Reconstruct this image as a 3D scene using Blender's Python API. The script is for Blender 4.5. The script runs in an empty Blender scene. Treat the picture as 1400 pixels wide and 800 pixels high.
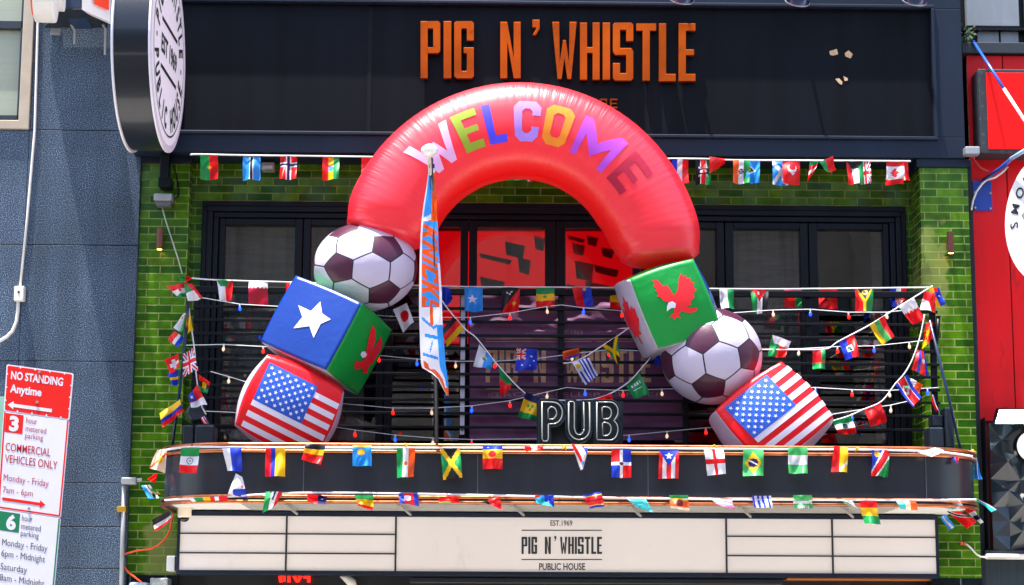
import bpy, bmesh, math, random
from mathutils import Vector, Matrix
from mathutils.geometry import tessellate_polygon
random.seed(7)
SC = bpy.context.scene
COL = SC.collection
R_ = math.radians

# ------------------------------------------------------------------ camera
FPX = 2800.0
CAM = Vector((0, -18, 1.6))
YAW, PITCH, ROLL = R_(1.02), R_(9.93), 0.0045
Fv = Vector((math.sin(YAW)*math.cos(PITCH), math.cos(YAW)*math.cos(PITCH), math.sin(PITCH)))
R0 = Vector((math.cos(YAW), -math.sin(YAW), 0)); U0 = R0.cross(Fv)
Rv = R0*math.cos(ROLL) + U0*math.sin(ROLL); Uv = U0*math.cos(ROLL) - R0*math.sin(ROLL)
cd = bpy.data.cameras.new('camera'); cam = bpy.data.objects.new('camera', cd); COL.objects.link(cam)
cd.sensor_width = 36; cd.lens = 36*FPX/1400; cd.clip_end = 500; cd.clip_start = 0.1
cam.matrix_world = Matrix(((Rv.x, Uv.x, -Fv.x, CAM.x), (Rv.y, Uv.y, -Fv.y, CAM.y), (Rv.z, Uv.z, -Fv.z, CAM.z), (0, 0, 0, 1)))
SC.camera = cam

# ------------------------------------------------------------------ light
SUN_DIR = Vector((-0.17, -0.10, 0.96)).normalized()      # towards the sun
w = bpy.data.worlds.new('World'); SC.world = w; w.use_nodes = True
nt = w.node_tree
sky = nt.nodes.new('ShaderNodeTexSky'); sky.sky_type = 'NISHITA'; sky.sun_disc = False
sky.sun_elevation = math.asin(SUN_DIR.z); sky.sun_rotation = math.atan2(SUN_DIR.x, SUN_DIR.y)
sky.air_density = 1.0; sky.dust_density = 2.5; sky.ozone_density = 1.0
bg = nt.nodes['Background']; bg.inputs[1].default_value = 0.15
nt.links.new(sky.outputs[0], bg.inputs[0])
ld = bpy.data.lights.new('sun', 'SUN'); ld.energy = 4.8; ld.angle = R_(0.6); ld.color = (1, .95, .88)
sun = bpy.data.objects.new('sun', ld); COL.objects.link(sun)
sun.rotation_euler = (-SUN_DIR).to_track_quat('-Z', 'Y').to_euler(); sun.location = (-6, -8, 20)
SC.view_settings.view_transform = 'Standard'; SC.view_settings.look = 'None'
SC.view_settings.exposure = 1.65; SC.view_settings.gamma = 1.0; SC.view_settings.use_curve_mapping = False
SC.render.engine = 'CYCLES'
SC.cycles.max_bounces = 8; SC.cycles.transparent_max_bounces = 8

# ------------------------------------------------------------------ helpers
def W(px, py, Y):
    d = Fv*FPX + Rv*(px-700) - Uv*(py-400)
    t = (Y-CAM.y)/d.y
    return CAM + d*t
def S(Y):                                   # pixels per metre near the picture's middle
    return FPX/((Y-CAM.y)*math.cos(PITCH) + (Y-CAM.y)*math.tan(PITCH)*math.sin(PITCH))
def lin(h):
    if isinstance(h, tuple): return h
    c = [int(h[i:i+2], 16)/255 for i in (0, 2, 4)]
    return tuple(x/12.92 if x <= .04045 else ((x+.055)/1.055)**2.4 for x in c)

MATS = {}
def mat(name, col, rough=.6, metal=0, spec=.5, var=0, vscale=6, bump=0, bscale=40, emit=0, ecol=None, coat=0, stretch=(1, 1, 1), transl=0, dirt=None, dscale=3, dlo=.55, dhi=.75):
    if name in MATS: return MATS[name]
    m = bpy.data.materials.new(name); m.use_nodes = True; MATS[name] = m
    t = m.node_tree; b = t.nodes['Principled BSDF']; c = lin(col)
    b.inputs['Base Color'].default_value = (*c, 1); b.inputs['Roughness'].default_value = rough
    b.inputs['Metallic'].default_value = metal; b.inputs['Specular IOR Level'].default_value = spec
    b.inputs['Coat Weight'].default_value = coat; b.inputs['Coat Roughness'].default_value = .08
    if emit:
        b.inputs['Emission Color'].default_value = (*lin(ecol or col), 1); b.inputs['Emission Strength'].default_value = emit
    colout = None
    if var or bump or dirt:
        tc = t.nodes.new('ShaderNodeTexCoord'); mp = t.nodes.new('ShaderNodeMapping'); mp.inputs['Scale'].default_value = stretch
        t.links.new(tc.outputs['Object'], mp.inputs[0])
    if var:
        n = t.nodes.new('ShaderNodeTexNoise'); n.inputs['Scale'].default_value = vscale; n.inputs['Detail'].default_value = 6
        t.links.new(mp.outputs[0], n.inputs['Vector'])
        r = t.nodes.new('ShaderNodeValToRGB'); r.color_ramp.elements[0].position = .3; r.color_ramp.elements[1].position = .7
        r.color_ramp.elements[0].color = (*[x*(1-var) for x in c], 1); r.color_ramp.elements[1].color = (*[min(1, x*(1+var)) for x in c], 1)
        t.links.new(n.outputs[0], r.inputs[0]); colout = r.outputs[0]
    if dirt:
        n = t.nodes.new('ShaderNodeTexNoise'); n.inputs['Scale'].default_value = dscale; n.inputs['Detail'].default_value = 8; n.inputs['Roughness'].default_value = .65
        t.links.new(mp.outputs[0], n.inputs['Vector'])
        r = t.nodes.new('ShaderNodeMapRange'); r.inputs[1].default_value = dlo; r.inputs[2].default_value = dhi
        t.links.new(n.outputs[0], r.inputs[0])
        mx = t.nodes.new('ShaderNodeMix'); mx.data_type = 'RGBA'; mx.inputs[7].default_value = (*lin(dirt), 1)
        if colout: t.links.new(colout, mx.inputs[6])
        else: mx.inputs[6].default_value = (*c, 1)
        t.links.new(r.outputs[0], mx.inputs[0]); colout = mx.outputs[2]
    if colout: t.links.new(colout, b.inputs['Base Color'])
    if bump:
        n = t.nodes.new('ShaderNodeTexNoise'); n.inputs['Scale'].default_value = bscale; n.inputs['Detail'].default_value = 4
        t.links.new(mp.outputs[0], n.inputs['Vector'])
        bp = t.nodes.new('ShaderNodeBump'); bp.inputs['Strength'].default_value = bump; bp.inputs['Distance'].default_value = .02
        t.links.new(n.outputs[0], bp.inputs['Height']); t.links.new(bp.outputs[0], b.inputs['Normal'])
    if transl:
        tr = t.nodes.new('ShaderNodeBsdfTranslucent'); tr.inputs[0].default_value = (*c, 1)
        ms = t.nodes.new('ShaderNodeMixShader'); ms.inputs[0].default_value = transl
        out = t.nodes['Material Output']
        t.links.new(b.outputs[0], ms.inputs[1]); t.links.new(tr.outputs[0], ms.inputs[2]); t.links.new(ms.outputs[0], out.inputs[0])
    return m

class MB:
    def __init__(s): s.v = []; s.f = []; s.m = []; s.uv = None
    def add(s, vs, fs, mi=0):
        o = len(s.v); s.v += [Vector(p) for p in vs]; s.f += [tuple(i+o for i in f) for f in fs]; s.m += [mi]*len(fs); return s
    def box(s, a, b, mi=0):
        x0, x1 = sorted((a[0], b[0])); y0, y1 = sorted((a[1], b[1])); z0, z1 = sorted((a[2], b[2]))
        vs = [(x0, y0, z0), (x1, y0, z0), (x1, y1, z0), (x0, y1, z0), (x0, y0, z1), (x1, y0, z1), (x1, y1, z1), (x0, y1, z1)]
        return s.add(vs, [(0, 3, 2, 1), (4, 5, 6, 7), (0, 1, 5, 4), (1, 2, 6, 5), (2, 3, 7, 6), (3, 0, 4, 7)], mi)
    def prect(s, x0, y0, x1, y1, Y0, Y1, mi=0):      # box whose front face (at Y0) fills a rectangle, back at Y1
        a = W(x0, y0, Y0); b = W(x1, y1, Y0); return s.box((a.x, Y0, a.z), (b.x, Y1, b.z), mi)
    def tube(s, pts, r, n=8, mi=0, caps=True):
        pts = [Vector(p) for p in pts]; rs = r if isinstance(r, list) else [r]*len(pts)
        N = len(pts); rings = []; up = None
        for i, p in enumerate(pts):
            d = (pts[min(i+1, N-1)]-pts[max(i-1, 0)]).normalized()
            if up is None:
                up = Vector((0, 0, 1)) if abs(d.z) < .9 else Vector((1, 0, 0))
            u = (up-d*up.dot(d)).normalized(); up = u; q = d.cross(u)
            rings.append([p+(u*math.cos(a)+q*math.sin(a))*rs[i] for a in [2*math.pi*k/n for k in range(n)]])
        vs = [p for g in rings for p in g]; fs = []
        for i in range(N-1):
            for k in range(n):
                fs.append((i*n+k, i*n+(k+1) % n, (i+1)*n+(k+1) % n, (i+1)*n+k))
        if caps: fs += [tuple(range(n))[::-1], tuple((N-1)*n+k for k in range(n))]
        return s.add(vs, fs, mi)
    def lathe(s, base, axis, prof, n=16, mi=0):       # prof: (radius, distance along axis)
        axis = Vector(axis).normalized(); base = Vector(base)
        u = axis.orthogonal().normalized(); q = axis.cross(u); vs = []; fs = []
        for r, h in prof:
            for k in range(n):
                a = 2*math.pi*k/n; vs.append(base+axis*h+(u*math.cos(a)+q*math.sin(a))*max(r, 1e-4))
        for i in range(len(prof)-1):
            for k in range(n):
                fs.append((i*n+k, i*n+(k+1) % n, (i+1)*n+(k+1) % n, (i+1)*n+k))
        fs += [tuple(range(n))[::-1], tuple((len(prof)-1)*n+k for k in range(n))]
        return s.add(vs, fs, mi)
    def poly(s, pts, fn, back=None, mi=0):            # flat polygon (2D) mapped by fn; back: offset vector for thickness
        if sum(pts[i][0]*pts[(i+1) % len(pts)][1]-pts[(i+1) % len(pts)][0]*pts[i][1] for i in range(len(pts))) < 0: pts = pts[::-1]
        tri = tessellate_polygon([[Vector((p[0], p[1], 0)) for p in pts]])
        P = [Vector(fn(*p)) for p in pts]; n = len(P)
        if back is None: return s.add(P, [tuple(t) for t in tri], mi)
        back = Vector(back)
        fs = [tuple(t) for t in tri]+[tuple(i+n for i in t[::-1]) for t in tri]+[(i, (i+1) % n, (i+1) % n+n, i+n) for i in range(n)]
        return s.add(P+[p+back for p in P], fs, mi)
    def build(s, name, mats, parent=None, smooth=False, bevel=0, fix=True):
        me = bpy.data.meshes.new(name)
        me.from_pydata([tuple(p) for p in s.v], [], s.f)
        for m in (mats if isinstance(mats, (list, tuple)) else [mats]): me.materials.append(m)
        me.polygons.foreach_set('material_index', s.m)
        if fix:
            bm = bmesh.new(); bm.from_mesh(me); bmesh.ops.recalc_face_normals(bm, faces=bm.faces); bm.to_mesh(me); bm.free()
        if smooth: me.polygons.foreach_set('use_smooth', [True]*len(me.polygons))
        o = bpy.data.objects.new(name, me); COL.objects.link(o)
        if parent: o.parent = parent; o.matrix_parent_inverse = Matrix.Translation(parent.location).inverted()
        if bevel:
            b = o.modifiers.new('bevel', 'BEVEL'); b.width = bevel; b.segments = 2; b.limit_method = 'ANGLE'
        return o
def sm_angle(o, deg=40):
    me = o.data; me.polygons.foreach_set('use_smooth', [True]*len(me.polygons))
    bm = bmesh.new(); bm.from_mesh(me)
    for e in bm.edges:
        if len(e.link_faces) == 2 and e.calc_face_angle(0) > R_(deg): e.smooth = False
    bm.to_mesh(me); bm.free(); return o
def tag(o, label=None, cat=None, group=None, kind=None):
    if label: o['label'] = label
    if cat: o['category'] = cat
    if group: o['group'] = group
    if kind: o['kind'] = kind
    return o
def thing(name, label, cat, loc=(0, 0, 0), group=None):
    o = bpy.data.objects.new(name, None); COL.objects.link(o); o.location = loc; o.empty_display_size = .1
    return tag(o, label, cat, group)

def font_mesh(txt, align=True, res=3):
    cu = bpy.data.curves.new('t', 'FONT'); cu.body = txt; cu.resolution_u = res; cu.offset = font_mesh.off
    o = bpy.data.objects.new('t', cu); COL.objects.link(o); bpy.context.view_layer.update()
    me = bpy.data.meshes.new_from_object(o.evaluated_get(bpy.context.evaluated_depsgraph_get()))
    vs = [v.co.copy() for v in me.vertices]; fs = [tuple(p.vertices) for p in me.polygons]
    bpy.data.objects.remove(o); bpy.data.curves.remove(cu); bpy.data.meshes.remove(me)
    return vs, fs
font_mesh.off = 0.0
def text_fit(mb, txt, x0, y0, x1, y1, fn, mi=0, bold=0.0):   # writes txt inside the box (y0 top, y1 bottom), fn maps (x, y) to a point
    font_mesh.off = bold
    vs, fs = font_mesh(txt)
    ax = min(v.x for v in vs); bx = max(v.x for v in vs); ay = min(v.y for v in vs); by = max(v.y for v in vs)
    mb.add([fn(x0+(v.x-ax)/(bx-ax)*(x1-x0), y1+(v.y-ay)/(by-ay)*(y0-y1)) for v in vs], fs, mi)

# block capitals: polygons in a box w x 1 (y up), t = stroke, c = clipped corner
def glyph(ch, w_, t, c):
    w = w_
    Cs = [(w-c, 1), (c, 1), (0, 1-c), (0, c), (c, 0), (w-c, 0), (w, c)]
    k = c*.5
    inn = [(w-t, t+k), (w-t-k, t), (t+k, t), (t, t+k), (t, 1-t-k), (t+k, 1-t), (w-t-k, 1-t), (w-t, 1-t-k)]
    if ch == 'P': return [[(0, 0), (0, 1), (t, 1), (t, 0)], [(t, 1), (w-c, 1), (w, 1-c), (w, .44+c), (w-c, .44), (t, .44), (t, .44+t*.8), (w-t, .44+t*.8), (w-t, 1-t), (t, 1-t)]]
    if ch == 'I': return [[(0, 0), (0, 1), (w, 1), (w, 0)]]
    if ch == 'G': return [[(w, .66), (w, 1-c)]+Cs+[(w, .54), (.48*w, .54), (.48*w, .54-t*.8), (w-t, .54-t*.8)]+inn+[(w-t, .66)]]
    if ch == 'C': return [[(w, .64), (w, 1-c)]+Cs+[(w, .36), (w-t, .36)]+inn+[(w-t, .64)]]
    if ch == 'O': return [[(w/2, 1), (c, 1), (0, 1-c), (0, c), (c, 0), (w/2, 0), (w/2, t), (t+k, t), (t, t+k), (t, 1-t-k), (t+k, 1-t), (w/2, 1-t)], [(w/2, 0), (w-c, 0), (w, c), (w, 1-c), (w-c, 1), (w/2, 1), (w/2, 1-t), (w-t-k, 1-t), (w-t, 1-t-k), (w-t, t+k), (w-t-k, t), (w/2, t)]]
    if ch == 'N': return [[(0, 0), (0, 1), (t, 1), (w-t, .36), (w-t, 1), (w, 1), (w, 0), (w-t, 0), (t, .64), (t, 0)]]
    if ch == 'W': return [[(0, 1), (t, 1), (.31*w, .3), (.44*w, .68), (.56*w, .68), (.69*w, .3), (w-t, 1), (w, 1), (.78*w, 0), (.62*w, 0), (.5*w, .36), (.38*w, 0), (.22*w, 0)]]
    if ch == 'V': return [[(0, 1), (t, 1), (.5*w, .3), (w-t, 1), (w, 1), (.62*w, 0), (.38*w, 0)]]
    if ch == 'M': return [[(0, 0), (0, 1), (t, 1), (.5*w, .5), (w-t, 1), (w, 1), (w, 0), (w-t, 0), (w-t, .58), (.5*w, .12), (t, .58), (t, 0)]]
    if ch == 'H': return [[(0, 0), (0, 1), (t, 1), (t, .57), (w-t, .57), (w-t, 1), (w, 1), (w, 0), (w-t, 0), (w-t, .57-t*.8), (t, .57-t*.8), (t, 0)]]
    if ch == 'S': return [[(w-t, .68), (w, .68), (w, 1-c), (w-c, 1), (c, 1), (0, 1-c), (0, .5), (c, .44), (w-t, .44), (w-t, t), (t, t), (t, .3), (0, .3), (0, c), (c, 0), (w-c, 0), (w, c), (w, .5), (w-c, .56), (t, .56), (t, 1-t), (w-t, 1-t)]]
    if ch == 'T': return [[(0, 1), (w, 1), (w, 1-t), (w/2+t/2, 1-t), (w/2+t/2, 0), (w/2-t/2, 0), (w/2-t/2, 1-t), (0, 1-t)]]
    if ch == 'L': return [[(0, 0), (0, 1), (t, 1), (t, t), (w, t), (w, 0)]]
    if ch == 'E': return [[(0, 0), (0, 1), (w, 1), (w, 1-t), (t, 1-t), (t, .5+t*.4), (w*.92, .5+t*.4), (w*.92, .5-t*.4), (t, .5-t*.4), (t, t), (w, t), (w, 0)]]
    if ch == 'K': return [[(0, 0), (0, 1), (t, 1), (t, .6), (w-t, 1), (w, 1), (t*1.5+.1*w, .5), (w, 0), (w-t*1.1, 0), (t, .38), (t, 0)]]
    if ch == 'F': return [[(0, 0), (0, 1), (w, 1), (w, 1-t), (t, 1-t), (t, .55), (w*.9, .55), (w*.9, .55-t*.9), (t, .55-t*.9), (t, 0)]]
    if ch == 'U': return [[(0, 1), (t, 1), (t, t+k), (t+k, t), (w-t-k, t), (w-t, t+k), (w-t, 1), (w, 1), (w, c), (w-c, 0), (c, 0), (0, c)]]
    if ch == "'": return [[(0, 1), (w, 1), (w, .45), (w*.45, 0), (0, 0), (w*.5, .4), (w*.5, .5), (0, .5)]]
    return []
def letters(mb, spec, y0, y1, fn, back=None, t=.13, c=.05, mi=0):  # spec: (char, x0, x1[, ytop, ybot]) in picture-plane units
    for e in spec:
        ch, a, b = e[:3]; ya, yb = (e[3], e[4]) if len(e) > 3 else (y0, y1)
        h = yb-ya; wd = (b-a)/h
        for pl in glyph(ch, wd, t if ch != 'I' else wd, c): mb.poly(pl, lambda u, v: fn(a+u*h, yb-v*h), back, mi)

def decal(polys, fn, name, mats, parent, maxlen=.12, it=4):      # polys: (pts2d, material index); subdivided so that it follows the surface
    bm = bmesh.new()
    for pts, mi in polys:
        if sum(pts[i][0]*pts[(i+1) % len(pts)][1]-pts[(i+1) % len(pts)][0]*pts[i][1] for i in range(len(pts))) < 0: pts = pts[::-1]
        P = [Vector((p[0], p[1], 0)) for p in pts]
        vs = [bm.verts.new(p) for p in P]
        for t in tessellate_polygon([P]):
            try: bm.faces.new([vs[i] for i in t]).material_index = mi
            except ValueError: pass
    for _ in range(it):
        es = [e for e in bm.edges if e.calc_length() > maxlen]
        if not es: break
        bmesh.ops.subdivide_edges(bm, edges=es, cuts=1); bmesh.ops.triangulate(bm, faces=bm.faces[:])
    for v in bm.verts: v.co = fn(v.co.x, v.co.y)
    me = bpy.data.meshes.new(name); bm.to_mesh(me); bm.free()
    for m in mats: me.materials.append(m)
    me.polygons.foreach_set('use_smooth', [True]*len(me.polygons))
    o = bpy.data.objects.new(name, me); COL.objects.link(o)
    if parent: o.parent = parent; o.matrix_parent_inverse = parent.matrix_world.inverted() if parent.type == 'MESH' else Matrix.Translation(parent.location).inverted()
    return o
def star(cx, cy, r, rot=0, n=5, k=.39, sx=1):
    return [(cx+sx*(r if i % 2 == 0 else r*k)*math.sin(rot+math.pi*i/n), cy-(r if i % 2 == 0 else r*k)*math.cos(rot+math.pi*i/n)) for i in range(2*n)]

# ------------------------------------------------------------------ materials
def brick_mat(name, c1, c2, mortar, bw=.229, rh=.0705, ms=.0055, stain=None):
    m = bpy.data.materials.new(name); m.use_nodes = True; t = m.node_tree; b = t.nodes['Principled BSDF']
    N = t.nodes.new; L = t.links.new
    tc = N('ShaderNodeTexCoord'); sp = N('ShaderNodeSeparateXYZ'); L(tc.outputs['Object'], sp.inputs[0])
    ad = N('ShaderNodeMath'); L(sp.outputs[0], ad.inputs[0]); L(sp.outputs[1], ad.inputs[1])
    cb = N('ShaderNodeCombineXYZ'); L(ad.outputs[0], cb.inputs[0]); L(sp.outputs[2], cb.inputs[1])
    b.inputs['Specular IOR Level'].default_value = .25
    br = N('ShaderNodeTexBrick'); br.inputs['Scale'].default_value = 1; br.inputs['Brick Width'].default_value = bw
    br.inputs['Row Height'].default_value = rh; br.inputs['Mortar Size'].default_value = ms; br.inputs['Mortar Smooth'].default_value = .2
    br.inputs['Bias'].default_value = -.1
    br.inputs['Color1'].default_value = (*lin(c1), 1); br.inputs['Color2'].default_value = (*lin(c2), 1); br.inputs['Mortar'].default_value = (*lin(mortar), 1)
    L(cb.outputs[0], br.inputs[0])
    n = N('ShaderNodeTexNoise'); n.inputs['Scale'].default_value = 9; n.inputs['Detail'].default_value = 8; L(tc.outputs['Object'], n.inputs['Vector'])
    hs = N('ShaderNodeHueSaturation'); mr = N('ShaderNodeMapRange'); mr.inputs[1].default_value = .3; mr.inputs[2].default_value = .7; mr.inputs[3].default_value = .62; mr.inputs[4].default_value = 1.35
    L(n.outputs[0], mr.inputs[0]); L(mr.outputs[0], hs.inputs['Value']); L(br.outputs[0], hs.inputs['Color'])
    # worn, bleached patches with a shape of their own
    n2 = N('ShaderNodeTexNoise'); n2.inputs['Scale'].default_value = 1.1; n2.inputs['Detail'].default_value = 9; n2.inputs['Roughness'].default_value = .7; L(tc.outputs['Object'], n2.inputs['Vector'])
    m2 = N('ShaderNodeMapRange'); m2.inputs[1].default_value = .62; m2.inputs[2].default_value = .74; m2.inputs[4].default_value = .22; L(n2.outputs[0], m2.inputs[0])
    mx = N('ShaderNodeMix'); mx.data_type = 'RGBA'; mx.inputs[7].default_value = (*lin('8a9050'), 1)
    if stain:
        sx_, sz_, rx_, rz_ = stain
        mp = N('ShaderNodeMapping'); mp.vector_type = 'TEXTURE'; mp.inputs['Location'].default_value = (sx_, 0, sz_); mp.inputs['Scale'].default_value = (rx_, 1e3, rz_)
        L(tc.outputs['Object'], mp.inputs[0]); ln = N('ShaderNodeVectorMath'); ln.operation = 'LENGTH'; L(mp.outputs[0], ln.inputs[0])
        ns_ = N('ShaderNodeTexNoise'); ns_.inputs['Scale'].default_value = 7; ns_.inputs['Detail'].default_value = 8; L(tc.outputs['Object'], ns_.inputs['Vector'])
        ad2 = N('ShaderNodeMath'); ad2.operation = 'MULTIPLY_ADD'; ad2.inputs[1].default_value = 1.6; L(ns_.outputs[0], ad2.inputs[0]); L(ln.outputs['Value'], ad2.inputs[2])
        m3 = N('ShaderNodeMapRange'); m3.inputs[1].default_value = 1.62; m3.inputs[2].default_value = 1.38; m3.inputs[4].default_value = .55; L(ad2.outputs[0], m3.inputs[0])
        mxm = N('ShaderNodeMath'); mxm.operation = 'MAXIMUM'; L(m2.outputs[0], mxm.inputs[0]); L(m3.outputs[0], mxm.inputs[1]); m2 = mxm
    L(m2.outputs[0], mx.inputs[0]); L(hs.outputs[0], mx.inputs[6]); L(mx.outputs[2], b.inputs['Base Color'])
    rr = N('ShaderNodeMapRange'); rr.inputs[3].default_value = .22; rr.inputs[4].default_value = .8; L(br.outputs['Fac'], rr.inputs[0]); L(rr.outputs[0], b.inputs['Roughness'])
    n3 = N('ShaderNodeTexNoise'); n3.inputs['Scale'].default_value = 25; L(tc.outputs['Object'], n3.inputs['Vector'])
    iv = N('ShaderNodeMath'); iv.operation = 'MULTIPLY_ADD'; iv.inputs[1].default_value = -1.0; L(br.outputs['Fac'], iv.inputs[0]); 
    sc = N('ShaderNodeMath'); sc.operation = 'MULTIPLY'; sc.inputs[1].default_value = .35; L(n3.outputs[0], sc.inputs[0]); L(sc.outputs[0], iv.inputs[2])
    bp = N('ShaderNodeBump'); bp.inputs['Strength'].default_value = .5; bp.inputs['Distance'].default_value = .006; L(iv.outputs[0], bp.inputs['Height']); L(bp.outputs[0], b.inputs['Normal'])
    return m
BRICK = brick_mat('green_glazed_brick', '224e04', '4e7c06', '788644')
def granite_mat():
    m = bpy.data.materials.new('granite'); m.use_nodes = True; t = m.node_tree; b = t.nodes['Principled BSDF']; N = t.nodes.new; L = t.links.new
    tc = N('ShaderNodeTexCoord'); n = N('ShaderNodeTexNoise'); n.inputs['Scale'].default_value = 120; n.inputs['Detail'].default_value = 3; L(tc.outputs['Object'], n.inputs['Vector'])
    r = N('ShaderNodeValToRGB'); e = r.color_ramp.elements; e[0].position = .36; e[0].color = (*lin('101d2e'), 1); e[1].position = .74; e[1].color = (*lin('8f9fb2'), 1)
    x = e.new(.5); x.color = (*lin('2e3f53'), 1); L(n.outputs[0], r.inputs[0])
    n2 = N('ShaderNodeTexNoise'); n2.inputs['Scale'].default_value = 1.6; n2.inputs['Detail'].default_value = 6; L(tc.outputs['Object'], n2.inputs['Vector'])
    mr = N('ShaderNodeMapRange'); mr.inputs[1].default_value = .3; mr.inputs[2].default_value = .7; mr.inputs[3].default_value = .75; mr.inputs[4].default_value = 1.2; L(n2.outputs[0], mr.inputs[0])
    mp = N('ShaderNodeMapping'); mp.inputs['Scale'].default_value = (5, 5, .35); L(tc.outputs['Object'], mp.inputs[0])
    n4 = N('ShaderNodeTexNoise'); n4.inputs['Scale'].default_value = 1; n4.inputs['Detail'].default_value = 7; L(mp.outputs[0], n4.inputs['Vector'])
    m4 = N('ShaderNodeMapRange'); m4.inputs[1].default_value = .35; m4.inputs[2].default_value = .65; m4.inputs[3].default_value = .78; m4.inputs[4].default_value = 1.12; L(n4.outputs[0], m4.inputs[0])
    mm = N('ShaderNodeMath'); mm.operation = 'MULTIPLY'; L(mr.outputs[0], mm.inputs[0]); L(m4.outputs[0], mm.inputs[1])
    hs = N('ShaderNodeHueSaturation'); L(mm.outputs[0], hs.inputs['Value']); L(r.outputs[0], hs.inputs['Color']); L(hs.outputs[0], b.inputs['Base Color'])
    b.inputs['Roughness'].default_value = .45; b.inputs['Specular IOR Level'].default_value = .3
    return m
GRAN = granite_mat()
NAVY = mat('navy_paint', '131e30', .5, spec=.25, var=.18, vscale=2.5, stretch=(1, 1, .3), bump=.05, bscale=30)
PANEL = mat('dark_sign_panel', '060a12', .55, spec=.12, var=.45, vscale=3, stretch=(2, 1, .15), dirt='8f98a4', dscale=50, dlo=.72, dhi=.78)
FRAME = mat('dark_joinery_paint', '080c15', .42, spec=.2, var=.2, vscale=4)
BLACK = mat('black_steel', '05080e', .4, spec=.22, var=.2, vscale=8)
COPPER = mat('copper_tube', 'b8704c', .36, metal=1, var=.25, vscale=8, dirt='6b4630', dscale=14, dlo=.55, dhi=.7)
FASC = mat('charcoal_fascia', '2a2d34', .26, spec=.45, var=.18, vscale=2, stretch=(3, 1, .2), dirt='7d7a72', dscale=45, dlo=.68, dhi=.78)
WHITE = mat('white_paint', 'dcd8d2', .6, var=.06)
GREYM = mat('grey_metal', '9a9da0', .45, metal=.4, var=.12)
CORD = mat('white_cord', 'd8d8da', .7)
BOARD = mat('letterboard_acrylic', 'c8c2c0', .35, spec=.4, var=.05, vscale=1.2, emit=.075, ecol='fff6f4', dirt='a89c8c', dscale=2.2, dlo=.6, dhi=.85, stretch=(1, 1, .4))  # slight emission added to keep the board bright under the canopy
ORANGE = mat('orange_letter_face', 'b24a06', .45, metal=.75, spec=.3, var=.3, vscale=2.2, dirt='5a2c10', dscale=9, dlo=.6, dhi=.85)
DARKTXT = mat('dark_lettering', '20252f', .6)
def glass_mat():
    m = bpy.data.materials.new('tinted_reflective_glass'); m.use_nodes = True; t = m.node_tree; N = t.nodes.new; L = t.links.new
    t.nodes.remove(t.nodes['Principled BSDF'])
    tr = N('ShaderNodeBsdfTransparent'); tr.inputs[0].default_value = (.62, .64, .66, 1)
    gl = N('ShaderNodeBsdfGlossy'); gl.inputs[0].default_value = (.9, .9, .9, 1); gl.inputs[1].default_value = .02
    tc = N('ShaderNodeTexCoord'); n = N('ShaderNodeTexNoise'); n.inputs['Scale'].default_value = 2.2; L(tc.outputs['Object'], n.inputs['Vector'])
    bp = N('ShaderNodeBump'); bp.inputs['Strength'].default_value = .02; bp.inputs['Distance'].default_value = .05; L(n.outputs[0], bp.inputs['Height']); L(bp.outputs[0], gl.inputs['Normal'])
    ms = N('ShaderNodeMixShader'); ms.inputs[0].default_value = .11
    L(tr.outputs[0], ms.inputs[1]); L(gl.outputs[0], ms.inputs[2]); L(ms.outputs[0], t.nodes['Material Output'].inputs[0]); return m
GLASS = glass_mat()
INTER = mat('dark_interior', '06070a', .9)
REDW = mat('red_paint_wall', 'dc1018', .5, spec=.25, var=.12, vscale=2, dirt='5a1a14', dscale=4, dlo=.62, dhi=.8, stretch=(3, 1, .5))
REDS = mat('red_sign_acrylic', 'f00c06', .4, spec=.2)
CONC = mat('concrete', 'b8b4ac', .85, var=.12, vscale=2, bump=.2)
ASPH = mat('asphalt', '3c3c3e', .9, var=.2, vscale=12, bump=.3)

# ------------------------------------------------------------------ ground
tag(MB().box((-60, -70, -.3), (60, 30, -.12)).build('road', ASPH), kind='structure')
tag(MB().box((-60, -4.2, -.119), (60, -.02, 0)).build('pavement', CONC, bevel=.02), kind='structure')
tag(MB().box((-60, -26, -.119), (60, -21, 0)).build('pavement', CONC, bevel=.02), kind='structure')

# building across the street: what the windows mirror
ob = thing('building', 'pale stone building across the street, seen only as window reflections', 'building', (0, -26, 0))
OST = mat('pale_stone', '857b6d', .8, var=.12, vscale=1.5)
mb = MB(); mg = MB()
mb.box((-45, -27, 0), (45, -26.4, 11.5))
for i in range(-15, 16):
    mb.box((i*3-.7, -26.4, 0), (i*3+.7, -26, 11.5))
for k in range(3):
    mb.box((-45, -26.4, 3.4*k+2.6), (45, -26.1, 3.4*k+3.9))
mb.build('wall', OST, ob)
for i in range(-5, 5):
    for k in range(3):
        MB().box((i*3+.7, -26.38, 3.4*k+.7), (i*3+2.3, -26.3, 3.4*k+2.6)).build('window', mat('dark_window', '2b3138', .1), ob)

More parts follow.
